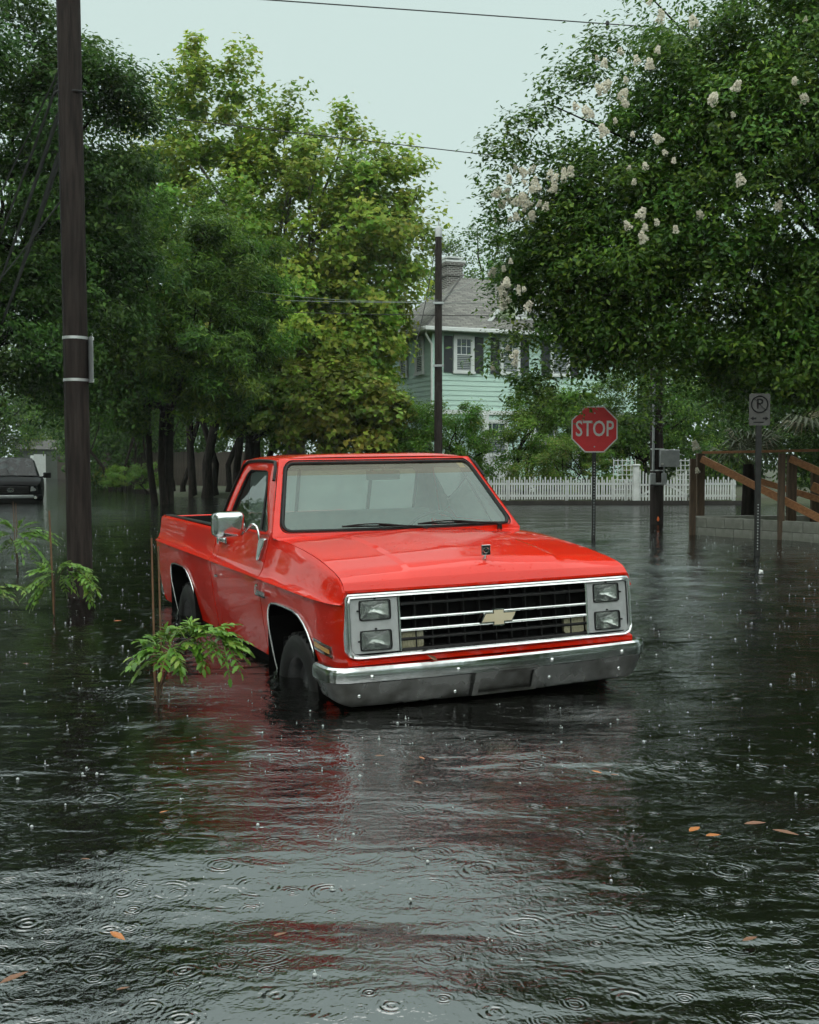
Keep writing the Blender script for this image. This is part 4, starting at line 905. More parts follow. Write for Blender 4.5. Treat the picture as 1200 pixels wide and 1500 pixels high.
# blossom panicles, each a cluster of crumpled petals
def panicle(seed):
    r = np.random.RandomState(seed); n = 90; t = r.uniform(0, 1, n); rad = .105 * (1 - .55 * t) * r.uniform(.2, 1, n) ** .5; a = r.uniform(0, 6.28, n)
    mb = MB()
    for k in range(n):
        c = Vector((rad[k] * math.cos(a[k]), rad[k] * math.sin(a[k]), t[k] * .22 - .06)); u = Vector(r.normal(size=3)).normalized() * .030; v = u.orthogonal().normalized() * .026; w_ = u.cross(v).normalized() * .012
        mb.add([c - u, c + v + w_, c + u, c - v + w_], [(0, 1, 2), (0, 2, 3)])
    me = bpy.data.meshes.new('blossom_cluster'); me.from_pydata(mb.v, [], mb.f); me.materials.append(M['flower_white']); return me
PAN = [panicle(k) for k in range(4)]
fl = [(952,97),(968,28),(880,132),(902,178),(768,254),(767,294),(780,318),(757,320),(735,300),(742,282),(748,384),(938,316),(963,327),(946,244),(1180,30),(1179,146),(826,262),(835,254),(742,415),(760,430),(722,540),(752,522),(860,165),(975,225),(885,95),(730,325),(1165,120),(912,140),(790,300),(745,265),(770,268),(745,440),(1020,655),(1022,690)]
fl = fl + [(x + rng.uniform(-28, 28), y + rng.uniform(-26, 26)) for x, y in fl for _ in range(2) if x < 1100 and y < 600 and x > 738] + [(rng.uniform(1000, 1190), rng.uniform(20, 330)) for _ in range(7)]
for k, (x, y) in enumerate(fl):
    Y = 15.9 + .5 * math.sin(k * 2.3) if y < 600 else 19.6
    Y += max(0, (860 - x)) * .012 if y < 600 else 0
    p = at(x, y, Y) - Vector(crape.location); o = obj('blossom_cluster', PAN[k % 4], crape, p, (rng.uniform(-.6, .6), rng.uniform(-.6, .6), rng.uniform(0, 6)), rng.uniform(.35, .8))
# trees and shrubs round the house
tree('far_oak_tree', 'hazy grey-green tree rising behind the chimney', (4.6, 64, .2), [(4.4,64,12.0, 3.6,3,3.4,110), (6.5,64,9.5, 3.5,3,3.6,80)], 26000, .19, 'oval', DARK + MID[:2], 61, .4, 5, .75, limbs=30)
tree('garden_tree', 'leafy green bush-like tree beside the second wooden pole', (1.6, 38.5, .15), [(1.4,38,2.2, 1.4,1.2,1.3,60), (.2,38,2.2,1.2,1.0,1.4,50), (2.4,38.3,1.6,1.2,1.0,1.2,40)], 26000, .095, 'oval', BRIGHT + MID, 71, .09, 1.0, .36, limbs=18, stems=3)
tree('tall_shrub', 'tall dark shrub below the side windows of the mint house', (-.4, 39.5, .15), [(-.4,39.3,2.3, 1.2,1.1,1.4,60), (-1.4,39.5,1.9,1.2,1,1.3,40)], 18000, .10, 'oval', MID + DARK[:2], 73, .09, 1.2, .38, limbs=14, stems=3)
tree('window_shrub', 'leafy shrub partly hiding the white ground-floor window', (4.2, 38.6, .15), [(4.5,38.3,2.4, 1.4,1.1,1.4,60), (5.4,38.4,2.2,1.5,1.0,1.6,70), (4.3,38.2,3.4,1.0,.8,.8,34), (6.2,38.4,3.2,1.2,.8,1.3,40)], 36000, .10, 'oval', MID, 75, .09, 1.2, .38, limbs=16, stems=3)
tree('yellow_flecked_shrub', 'low shrub flecked with yellow-green leaves just behind the picket fence', (5.3, 36.4, .15), [(5.2,36.3,1.3, 1.2,.7,.9,40), (4.0,36.4,.9,1.0,.6,.6,26), (6.6,36.5,1.0,1.0,.6,.7,26)], 15000, .085, 'oval', MID + [(.20,.22,.06)], 77, .05, .6, .28, limbs=10, stems=3)
tree('gate_tree', 'dense green tree standing behind the picket gate', (8.2, 37.6, .15), [(7.6,37.4,3.0, 1.7,1.2,1.9,70), (9.8,37.6,2.8,1.9,1.2,1.9,60), (6.6,37.8,2.3,1.1,1,1.3,40)], 30000, .11, 'oval', MID + DARK, 79, .12, 1.3, .42, limbs=18, stems=2)
tree('shade_tree', 'shadowy evergreen behind the timber ramp', (11.5, 27.5, .1), [(11.0,27,4.2, 3.2,2,3.0,120), (9.2,26.5,3.4, 1.8,1.4,1.8,70), (13,26,3.4, 2.4,1.6,2.2,60), (10.4,26.0,2.0,2.6,1.0,1.3,60)], 50000, .10, 'oval', DARK, 81, .22, 1.6, .5, limbs=30, stems=2)
# street end, far left
for k, (x, y, h, s_) in enumerate(((-31, 96, 9, 1), (-25.5, 100, 7.5, 0), (-39, 92, 11, 0), (-21, 74, 8.5, 1), (-17.5, 62, 8.5, 0), (-31, 82, 12, 1))):
    lab = ['broad hazy tree at the far end of the flooded street', 'grey-green hazy tree at the flooded street end, right of the broad one', 'dark tall tree beyond the black pickup', 'leafy tree over the board fence along the side street', 'dense dark tree above the clipped hedge', 'light green tree leaning over the flooded side street behind the black pickup'][k]
    tree('street_tree', lab, (x, y, .15), [(x, y, h * .55, 3.6, 3, h * .42, 90), (x + 2, y - 1, h * .38, 2.6, 2, h * .24, 50)], 17000, .21, 'oval', (MID + DARK) if s_ else DARK, 91 + k, .25, h * .25, .8, limbs=20, group='trees along the side street')
for k, (x, y, r_, lab) in enumerate(((-11.2, 47.0, .85, 'rounded clipped green hedge bush under the trees'), (-13.6, 51.0, .7, 'smaller loose bush beside the clipped hedge bush'), (-16.2, 57, .6, 'low brownish bush at the side street kerb'))):
    tree('bush', lab, (x, y, .12), [(x, y, .12 + r_ * .7, r_, r_ * .8, r_ * .75, 40)], 6000, .075, 'oval', [MID + BRIGHT[:1], MID, OLIVE + MID[:1]][k], 101 + k, .04, .3, .22, limbs=6, stems=3, zmin=.05, cat='bush')
# bare shaded trunks under the canopy
for k, (px, Y, lean_, rad, h) in enumerate(((283, 42.5, -.1, .20, 4.2), (302, 41.5, .25, .26, 4.6), (318, 42, -.35, .17, 4.5), (331, 43, .5, .15, 4.4), (268, 44, .25, .14, 4.2), (255, 45, -.25, .11, 4.0), (345, 42, .2, .2, 4.5), (372, 43, -.2, .16, 4.5), (395, 44, .2, .18, 4.5), (166, 52, -1.2, .10, 4.0), (182, 53, .3, .09, 4.0), (196, 53.5, .1, .08, 4.0), (215, 54, -.1, .08, 4.0), (236, 55, .1, .08, 4.0))):
    b = at(px, 720, Y); tt = thing('understory_tree', 'slim dark trunk standing at the water edge under the canopy', 'tree', (b.x, Y, .0), group='slim trunks under the canopy')
    rad *= .72; lean_ *= 1.8; jx = math.sin(k * 3.7) * .18; m_ = MB(); m_.tube([(0, 0, -.4), (lean_ * .1 - jx * .3, 0, .4), (lean_ * .3 + jx, 0, h * .28), (lean_ * .55, .05, h * .5), (lean_ * .8 - jx, .05, h * .75), (lean_, .1, h)], [rad * 1.5, rad * 1.1, rad, rad * .9, rad, rad * .85, rad * .6], 8); m_.tube([(lean_ * .5, .05, h * .45), (lean_ * .5 + .4, .1, h * .75), (lean_ * .5 + .6, .1, h)], [rad * .55, rad * .45, rad * .3], 6); m_.build('trunk', 'bark', tt, smooth=60)
    r = np.random.RandomState(200 + k); n = 900; c_ = np.array([lean_, .1, h]) + r.normal(size=(n, 3)) * np.array([.8, .5, .55]); leaves_object('crown', c_, r.normal(size=(n, 3)) + [0, 0, 1], .15, 'oval', DARK + MID[:1], 300 + k, 'leaf', tt)

def woods(label, x0, x1, y, h, n, size, pal, seed, step=2.2):
    r = np.random.RandomState(seed); P = []
    for x in np.arange(x0, x1, step):
        hh = h * r.uniform(.7, 1.15); m = int(n * step / (x1 - x0)); q = r.normal(size=(m, 3)); q /= np.linalg.norm(q, axis=1, keepdims=True); q *= r.uniform(.55, 1, (m, 1)) ** .5
        P.append(np.array([x, y + r.uniform(-2, 2), hh * .48]) + q * np.array([step * .85, 1.6, hh * .52]) + r.normal(0, .2, (m, 3)))
    P = np.concatenate(P); P[:, 2] = np.maximum(P[:, 2], .0); o = leaves_object('distant_woods', P, r.normal(size=P.shape) + [0, -.6, .8], size, 'oval', pal, seed, tint=r.uniform(.7, 1.3, (len(P), 1))); tag(o, label, 'woods', kind='stuff')
woods('far mass of trees closing the end of the side street', -75, -22, 118, 24, 36000, .62, MID + DARK, 401, 4)
woods('dark mass of undergrowth behind the slim trunks', -16, 0, 58, 6.5, 22000, .26, DARK, 403)
woods('mass of greenery behind the house and gate', 8, 42, 54, 9, 60000, .32, DARK + MID, 405)
woods('thick greenery on the left bank behind the black pickup', -34, -19.5, 47, 8, 26000, .24, DARK + MID[:2], 407)

# unseen rest of the crossing: tree rows raised and filled to darken the truck
def woods_line(label, p0, p1, h, n, size, pal, seed):
    r = np.random.RandomState(seed); p0, p1 = np.array(p0), np.array(p1); L = np.hypot(*(p1 - p0)); k = int(L / 4); P = []
    for i in range(k):
        c = p0 + (p1 - p0) * (i + r.uniform(.2, .8)) / k; hh = h * r.uniform(.65, 1.2); m = n // k; q = r.normal(size=(m, 3)); q /= np.linalg.norm(q, axis=1, keepdims=True); q *= r.uniform(.5, 1, (m, 1))
        zz = r.uniform(0, 1, m) ** .85; rad = 3.3 * np.sqrt(np.clip(1 - zz ** 3, .03, 1)); P.append(np.stack([c[0] + q[:, 0] * rad, c[1] + q[:, 1] * rad, zz * hh], 1) + r.normal(0, .25, (m, 3)))
    P = np.concatenate(P); P[:, 2] = np.maximum(P[:, 2], 0); o = leaves_object('unseen_woods', P, r.normal(size=P.shape) + [0, 0, .8], size, 'oval', pal, seed); tag(o, label, 'woods', kind='stuff')
woods_line('unseen row of trees along the near plot left of the thick pole', (-15, -10), (-19, 22), 14, 24000, .52, DARK + MID[:2], 501)
woods_line('unseen row of trees across the street behind the photographer', (-34, -24), (34, -24), 9.5, 16000, .62, DARK + MID[:2], 503)
woods_line('unseen row of trees beyond the parking sign to the right', (15, -8), (17, 22), 11, 14000, .55, DARK, 505)

# ================================================================== POLES, WIRES, SIGNS
def pole(name, label, base, top, r0, r1):
    t = thing(name, label, 'utility pole', base)
    d = Vector(top) - Vector(base); m_ = MB(); n = 14; pts = [Vector((0, 0, -.5))] + [d * (k / n) for k in range(n + 1)]
    m_.tube(pts, [r0] + [lerp(r0, r1, k / n) for k in range(n + 1)], 20); m_.build('post', 'pole_wood', t, smooth=60); return t, d
bp0 = at(118, 873, 10.9); tp0 = at(100, 0, 10.9); tp0 = bp0.lerp(Vector((tp0.x, 10.9, tp0.z)), 1.35); bp0.z = 0
P1, d1 = pole('utility_pole', 'thick weathered wooden pole standing in the water beside the leafy saplings', tuple(bp0), tuple(tp0), .124, .112)
for z in (2.56, 2.145):
    q = d1 * (z / d1.z); rr_ = lerp(.124, .112, z / d1.z) + .004
    MB().tube([q + Vector((0, 0, -.014)), q + Vector((0, 0, .014))], rr_, 20, cap=False).build('strap', 'band_steel', P1, smooth=60)
q = d1 * (4.9 / d1.z); MB().tube([q + Vector((-.16, 0, .03)), q + Vector((-.13, -.02, .06)), q + Vector((-.08, -.08, .05)), q + Vector((.08, -.1, .045)), q + Vector((.135, -.02, .06)), q + Vector((.15, .03, .08))], .012, 6).build('cable_clamp', 'wire_black', P1, smooth=60)
MB().tube([d1 * t + Vector((-.085 + .01 * math.sin(t * 9), -.095 + .03 * t, 0)) for t in np.linspace(.12, .95, 12)], .006, 5).build('ground_wire', 'wire_black', P1, smooth=60)
# back of a street sign strapped to that pole
sg = thing('street_sign', 'plain grey metal sign back strapped to the wooden pole', 'sign', tuple(bp0 + d1 * (2.35 / d1.z) + Vector((.150, -.03, 0))), (0, 0, R(-62)))
pl = MB(); lp = rrect(-.15, .15, -.222, .222, .03, 4); pl.poly_prism(lp, lambda x, z: (x, -.002, z), lambda x, z: (x, .002, z)); pl.build('sign_plate', 'galvanised', sg)
for z in (.205, -.21): MB().cbox((-.05, .02, z), (.10, .04, .03)).build('bracket', 'band_steel', sg)
b2 = at(642, 735, 35.5); t2 = at(642.5, 336, 35.5)
P2, d2 = pole('utility_pole', 'slim tall wooden pole in front of the mint house', (b2.x, 35.5, .1), tuple(t2), .145, .105)
MB().lathe([(0, .10), (.06, .10), (.115, .03), (.12, -.25)], 14, 'z', tuple(d2)).build('pole_cap', 'galvanised', P2, smooth=50)
MB().tube([d2 + Vector((0, 0, .05)), d2 + Vector((.01, 0, .3))], .02, 6).build('cap_pin', 'galvanised', P2)
for z in (6.35, 4.35): MB().cbox(Vector((0, -.16, 0)) + d2 * (z / d2.z), (.34, .08, .07)).build('clevis', 'galvanised', P2)
b3 = at(962, 768, 23.6)
P3, d3 = pole('utility_pole', 'dark pole with meter box and conduit at the picket gate, orange mark at its foot', (b3.x, 23.6, .0), (b3.x - .05, 23.7, 7.5), .145, .115)
cx = -.115
MB().tube([(cx, -.13, 1.15), (cx, -.13, 7.0)], .030, 10).build('conduit', 'galvanised', P3, smooth=60)
MB().cbox((cx - .01, -.14, .98), (.11, .10, .25)).build('junction_box', 'galvanised', P3, bevel=.012)
MB().cbox((.115, -.14, .98), (.10, .10, .25)).build('junction_box', 'galvanised', P3, bevel=.012)
MB().tube([(cx, -.14, .87), (.11, -.14, .87)], .03, 10).build('conduit_link', 'galvanised', P3, smooth=60)
MB().tube([(.115, -.14, 1.1), (.115, -.14, 1.30)], .022, 10).build('conduit_riser', 'galvanised', P3, smooth=60)
mbx = MB().cbox((.22, -.16, 1.42), (.42, .12, .37)).build('meter_box', 'galvanised', P3, bevel=.012); MB().cbox((.06, -.226, 1.30), (.06, .006, .03)).build('label_plate', 'sign_white', mbx)
for z in (1.62, 1.16): MB().tube([(0, 0, z - .012), (0, 0, z + .012)], .15, 18, cap=False).build('strap', 'band_steel', P3, smooth=60)
MB().lathe([(0, 0), (.022, .015), (.028, .05), (.012, .10), (0, .115)], 10, 'z', (.0, -.148, .06)).build('orange_marker', 'orange_mark', P3, smooth=60)
def wire(pts, r, label, mat='wire_black', sag=0.0, n=16, group='overhead wires'):
    a, b = Vector(pts[0]), Vector(pts[-1]); m_ = MB()
    if len(pts) == 2: pp = [a.lerp(b, k / n) - Vector((0, 0, sag * 4 * (k / n) * (1 - k / n))) for k in range(n + 1)]
    else: pp = [Vector(p) for p in pts]
    m_.tube(pp, r, 5); return tag(m_.build('overhead_wire', mat, smooth=60), label, 'wire', group)
a = at(370, -2, 21); b = at(934, 38, 24); dd = (b - a); wire((a - dd * .9, b + dd * .6), .013, 'thin black wire high across the sky above the trees')
ins = at(890, 37, 23.77); MB_i = MB(); MB_i.lathe([(.0, .09), (.03, .09), (.045, .05), (.03, .0), (.045, -.05), (.02, -.09), (0, -.09)], 12, 'z'); o = MB_i.build('line_spacer', 'wire_black', smooth=60); o.location = ins; tag(o, 'small dark insulator clamped on the highest wire', 'insulator')
a = at(180, 165, 33); b = at(735, 229, 33); dd = (b - a); wire((a - dd * .4, b + dd * .7), .015, 'thin wire crossing in front of the sycamore top and ending at the crape myrtle')
top2 = Vector((b2.x, 35.4, .1)) + d2 * (6.45 / d2.z)
wire((top2, at(360, 425, 33)), .008, 'pale drop cable sloping from the slim pole towards the sycamore', 'wire_pale', .15)
wire((top2, at(745, 372, 40)), .008, 'pale drop cable sloping from the slim pole to the house roof', 'wire_pale', .1)
wire((at(250, 436, 34), at(1000, 442, 37)), .012, 'upper of two level cables passing the slim pole', 'wire_pale', .1)
wire((at(250, 452, 34), at(1000, 462, 37)), .012, 'lower of two level cables passing the slim pole', 'wire_black', .1)
wire((t2 + Vector((-.06, -.1, -.3)), at(610, 500, 34.5)), .014, 'slack dark cable hanging down beside the slim pole', 'wire_black', .25)
for k, (z, ex, ez, r_) in enumerate(((5.05, -18.6, 6.5, .016), (4.75, -18.0, 6.0, .022), (4.35, -17.4, 5.6, .030), (5.15, -19.6, 7.2, .010), (3.9, -18.8, 7.0, .010))):
    p = bp0 + d1 * (z / d1.z) + Vector((-.12, 0, 0)); wire((p, Vector((ex, 45, ez))), r_, ('medium black cable slung from high on the thick wooden pole', 'thick black cable slung below the medium one on the thick pole', 'thickest black cable leaving the thick pole lowest of the heavy ones', 'thin black wire leaving the thick pole above all other cables', 'thin black wire fixed to the thick pole below the heavy cables')[k], 'wire_black', .25, 22, 'cables from the thick pole')
# ---- stop sign
ss = at(869.5, 790, 19.0)
ST = thing('stop_sign', 'red octagonal stop sign on a dark perforated post, top hidden by leaves', 'stop sign', (ss.x, 19.0, 0))
pz = at(869.5, 629, 19.0).z
MB().box((-.032, -.025, -.45), (.032, .025, pz + .30)).build('post', 'post_dark', ST, bevel=.006)
hole = MB().lathe([(0, 0), (.010, 0)], 8, 'y').mesh('post_hole', 'galvanised')
for k in range(26): obj('post_hole', hole, ST, (0, -.0262, .08 + k * .05))
def octo(r): return [(r * math.cos(R(22.5 + 45 * k)), r * math.sin(R(22.5 + 45 * k))) for k in range(8)]
RO = .400 / math.cos(R(22.5))
MB().poly_prism(octo(RO), lambda x, z: (x, -.027, pz + z), lambda x, z: (x, -.031, pz + z)).build('sign_plate', 'sign_white', ST)
MB().poly_prism(octo(RO * .945), lambda x, z: (x, -.0305, pz + z), lambda x, z: (x, -.0335, pz + z)).build('sign_face', 'sign_red', ST)
tm = text_mesh('STOP', 'sign_white', .37, .0015, 0, .78)
xs_ = [v.co.x for v in tm.vertices]; wd_ = max(xs_) - min(xs_); tm.transform(Matrix.Diagonal((.66 / wd_, 1.0, 1, 1))); zs_ = [v.co.y for v in tm.vertices]; tm.transform(Matrix.Diagonal((1, .275 / (max(zs_) - min(zs_)), 1, 1)))
o = obj('lettering', tm, ST); o.location = (0, -.0355, pz); o.rotation_euler = (R(90), 0, 0)
for z in (.28, -.30): MB().lathe([(0, -.040), (.012, -.039), (.014, -.033)], 8, 'y', (0, 0, pz + z)).build('bolt', 'galvanised', ST)
# ---- no parking sign
nn = at(1109, 815, 15.5)
NP = thing('no_parking_sign', 'faded no-parking sign with crossed-out P on a dark post', 'parking sign', (nn.x, 15.5, 0)); pz = at(1109, 600, 15.5).z
MB().box((-.040, -.022, -.45), (.040, .022, pz + .10)).build('post', 'post_dark', NP, bevel=.006)
for k in range(16): obj('post_hole', hole, NP, (0, -.0232, .10 + k * .042))
MB().poly_prism(rrect(-.150, .150, -.225, .225, .022, 4), lambda x, z: (x, -.024, pz + z), lambda x, z: (x, -.027, pz + z)).build('sign_plate', 'sign_grey', NP)
MB().tube([(.115 * math.cos(a), -.029, pz + .075 + .115 * math.sin(a)) for a in np.linspace(0, 2 * math.pi, 33)[:-1]], .010, 6, closed=True).build('ring_mark', 'sign_black', NP)
MB().beam((-.085, -.0285, pz + .16), (.085, -.0285, pz - .01), .003, .020, up=(0, 1, 0)).build('slash_mark', 'sign_black', NP)
tm = text_mesh('P', 'sign_black', .20, .0012); o = obj('lettering', tm, NP); o.location = (.0, -.029, pz + .075); o.rotation_euler = (R(90), 0, 0)
for s in (-1, 1):
    MB().poly_prism([(s*.045 + x * s, z - .125) for x, z in ((0,.012),(.04,.012),(.04,.028),(.085,0),(.04,-.028),(.04,-.012),(0,-.012))], lambda x, z: (x, -.0265, pz + z), lambda x, z: (x, -.0285, pz + z)).build('arrow_mark', 'sign_black', NP)
MB().box((-.085, -.0285, pz - .188), (.06, -.0265, pz - .172)).build('arrow_shaft', 'sign_black', NP)
# ================================================================== PICKET FENCE AND GATE
FY = 34.9
fx0, fx1 = at(716, 735, FY).x, at(1078, 735, FY).x
gx0, gx1 = at(935, 735, FY).x, at(1010, 735, FY).x
FN = thing('picket_fence', 'long white picket fence with pickets of alternating height along the garden', 'fence', ((fx0 + gx0) / 2, FY, .1))
pk = {}
def picket(h, wd_=.044):
    m_ = MB(); m_.poly_prism([(-wd_/2, 0), (wd_/2, 0), (wd_/2, h - .02), (0, h + .012), (-wd_/2, h - .02)], lambda x, z: (x, -.010, z), lambda x, z: (x, .010, z)); return m_.mesh('picket', 'picket_white')
pk = [picket(.72), picket(.63), picket(.80), picket(.88), picket(.96)]
def fence_run(T_, xa, xb, sp=.082, skip=lambda x: False, z=.05):
    n = int((xb - xa) / sp)
    for k in range(n):
        x = xa + k * sp
        obj('picket', pk[k % 2], T_, (x - T_.location.x + rng.uniform(-.006, .006), -.03, z + rng.uniform(-.008, .008) - T_.location.z + .1), (0, rng.uniform(-.012, .012), rng.uniform(-.05, .05)))
    for zz in (.17, .55): MB().box((xa - T_.location.x - .05, -.018, zz - .035), (xb - T_.location.x, .018, zz + .035)).build('rail', 'picket_white', T_)
fence_run(FN, fx0, gx0 - .06)
for x in np.arange(fx0 + .6, gx0, 1.9): MB().box((x - FN.location.x - .045, .02, -.5), (x - FN.location.x + .045, .11, .66)).build('post', 'picket_white', FN)
FN2 = thing('picket_fence', 'short white picket fence seen past the timber ramp posts', 'fence', ((gx1 + fx1) / 2, FY, .1)); fence_run(FN2, gx1 + .25, fx1)
for x in (gx1 + .3, fx1 - .05): MB().box((x - FN2.location.x - .045, .02, -.5), (x - FN2.location.x + .045, .11, .66)).build('post', 'picket_white', FN2)
GT = thing('picket_gate', 'white double picket gate with dipped top and diagonal braces behind the meter pole', 'gate', ((gx0 + gx1) / 2, FY - .05, .1))
gc = GT.location.x; ng = int((gx1 - gx0) / .098)
for k in range(ng):
    x = gx0 + .04 + k * .098; dip = abs((x - gc) / (gx1 - gx0) * 2) ** 1.3; h_ = .62 + .34 * dip; m_ = picket(h_ + .10 * (1 - dip) * 0 + .10)
    obj('picket', m_, GT, (x - gc, -.03, -.02 - .06 * (1 - dip)))
for s in (-1, 1):
    e = s * (gx1 - gx0) / 2; MB().beam((e * .97, 0, .15), (e * .08, 0, .55), .03, .06).build('brace', 'picket_white', GT)
    for z in (.16, .52): MB().beam((e * .98, 0, z), (e * .05, 0, z), .03, .06).build('rail', 'picket_white', GT)
    MB().box((e + s * .09 - .09, -.09, -.5), (e + s * .09 + .09, .09, 1.12)).build('gate_post', 'picket_white', GT)
    MB().cbox((e + s * .09, 0, 1.15), (.24, .24, .06)).build('post_cap', 'picket_white', GT, bevel=.015)
# trellis panels behind the gate posts
for k, (x, lab) in enumerate(((gx0 - .35, 'white lattice trellis left of the picket gate'), (gx1 + .05, 'white lattice trellis right of the picket gate'))):
    TR = thing('trellis', lab, 'trellis', (x, FY + .5, .1))
    for i in range(6): MB().box((-.35 + i * .14 - .012, -.01, 0), (-.35 + i * .14 + .012, .01, 1.35)).build('slat', 'picket_white', TR)
    for i in range(8): MB().box((-.36, -.03, .2 + i * .155), (.36, -.012, .222 + i * .155)).build('slat', 'picket_white', TR)
# dark kerb board under the fence
KB = MB().box((fx0 - 6, FY - .16, -.4), (fx1 + .2, FY - .08, .12)); pmat('kerb_wood', (.03, .027, .022), (.018, .016, .013), 5, rough=.8); tag(KB.build('retaining_kerb', 'kerb_wood', bevel=.01), 'long low dark kerb board under the picket fence', 'kerb')
# ================================================================== BLOCK WALL, TIMBER RAMP
A_ = Vector((5.24, 20.2, 0)); B_ = Vector((6.95, 18.0, 0)); dv = (B_ - A_).normalized(); ang = math.atan2(dv.y, dv.x)
BW = thing('block_wall', 'low two-course grey concrete block wall at the water edge', 'wall', tuple(A_), (0, 0, ang))
blk = MB().box((.004, -.10, .004), (.386, .10, .186)).mesh('block', 'block_concrete')
for row in range(3):
    z = -.235 + row * .19
    for k in range(9):
        x = k * .39 - (.195 if row % 2 else 0); m_ = obj('block', blk, BW, (max(x, 0) if x < 0 else x, rng.uniform(-.004, .004), z), (0, rng.uniform(-.006, .006), 0), (.5, 1, 1) if x < 0 else None)
        mo = m_.modifiers.new('bevel', 'BEVEL'); mo.width = .006; mo.segments = 1
MB().box((.0, -.088, -.4), (3.5, .088, .322)).build('mortar_core', 'mortar', BW)
W2 = thing('block_wall', 'far return of the block wall along the raised bed behind the ramp', 'wall', (5.35, 20.35, 0), (0, 0, R(8)))
for row in range(3):
    for k in range(12): obj('block', blk, W2, (k * .39, 0, -.235 + row * .19))
MB().box((0, -.088, -.4), (4.7, .088, .31)).build('mortar_core', 'mortar', W2)
RM = thing('timber_ramp', 'unfinished timber ramp frame with reddish sloping rails and dark square posts', 'ramp', (5.24, 19.9, 0))
RP = Vector(RM.location)
def rp(px, py, Y): return at(px, py, Y) - RP
for px, Y, ztop in ((1015, 20.05, 672), (1145, 18.65, 664)):
    c = rp(px, 700, Y); zt_ = rp(px, ztop, Y).z; MB().box((c.x - .05, c.y - .05, -.6), (c.x + .05, c.y + .05, zt_)).build('post', 'post_wood', RM, bevel=.006)
for px, Y, ztop in ((1026, 20.7, 664), (1160, 19.3, 666), (1195, 20.5, 690)):
    c = rp(px, 700, Y); zt_ = rp(px, ztop, Y).z; MB().box((c.x - .075, c.y - .06, -.3), (c.x + .075, c.y + .06, zt_)).build('post', 'post_wood', RM, bevel=.006)
MB().beam(rp(1030, 663, 20.6), rp(1230, 659, 19.2), .10, .045).build('top_rail', 'ramp_wood', RM, bevel=.004)
MB().beam(rp(1028, 672, 20.2), rp(1236, 777, 18.3), .05, .13).build('sloping_rail', 'ramp_wood', RM, bevel=.004)
MB().beam(rp(1115, 705, 20.6), rp(1235, 742, 19.6), .05, .11).build('sloping_rail', 'ramp_wood', RM, bevel=.004)
MB().beam(rp(1158, 672, 19.2), rp(1240, 708, 18.4), .05, .12).build('sloping_rail', 'ramp_wood', RM, bevel=.004)
MB().beam(rp(1190, 712, 19.8), rp(1240, 735, 19.4), .05, .16).build('sloping_rail', 'ramp_wood', RM, bevel=.004)
# ---- palms
pmat('palm_leaf', (.085, .115, .030), (.060, .090, .025), 6, rough=.45); pmat('palm_leaf_dry', (.17, .145, .055), (.11, .10, .04), 6, rough=.5)
def palm(label, base, h, seed, nf=11, fr=.62, sc=1.0):
    r = random.Random(seed); t = thing('fan_palm', label, 'palm', base); m_ = MB()
    m_.tube([(0, 0, -.2), (.02, 0, h * .5), (0, 0, h)], [.15, .13, .10], 12); m_.build('trunk', 'bark', t, smooth=60)
    for k in range(nf):
        az = 2 * math.pi * k / nf + r.uniform(-.2, .2); el = r.uniform(.15, 1.2); d = Vector((math.cos(az) * math.cos(el), math.sin(az) * math.cos(el), math.sin(el)))
        hub = Vector((0, 0, h)) + d * .38 * sc; st = MB().tube([(0, 0, h - .05), hub], [.012, .007], 5).build('leaf_stalk', 'palm_leaf', t)
        side = d.cross(Vector((0, 0, 1))).normalized(); up = side.cross(d); mat_ = 'palm_leaf_dry' if r.random() < .3 else 'palm_leaf'; lf_ = MB()
        for j in range(15):
            an = R(-105 + 210 * j / 14); L = fr * sc * (1 - .25 * abs(j - 7) / 7) * r.uniform(.85, 1.05); u = d * math.cos(an) + side * math.sin(an)
            q1 = hub + u * L * .5 + Vector((0, 0, -.05 * L)); q2 = hub + u * L * .92 + Vector((0, 0, -.48 * L)); w_ = (u.cross(up)).normalized() * .016 * sc
            if w_.length < .001: w_ = side * .016
            lf_.add([hub, q1 - w_, q1 + Vector((0, 0, .006)), q1 + w_, q2], [(0, 1, 2), (0, 2, 3), (1, 4, 2), (2, 4, 3)])
        f_ = bpy.data.meshes.new('frond'); f_.from_pydata(lf_.v, [], lf_.f); f_.materials.append(M[mat_]); obj('frond', f_, t)
pb = at(1096, 735, 20.9); palm('fan palm with drooping yellow-green fronds inside the block wall', (pb.x, 20.9, .15), 1.15, 5, 12, .75, 1.1)
pb = at(1200, 735, 22.5); palm('fan palm beside the ramp top rail, greener and taller', (pb.x + .1, 22.5, .15), 1.9, 8, 12, .7, 1.2)

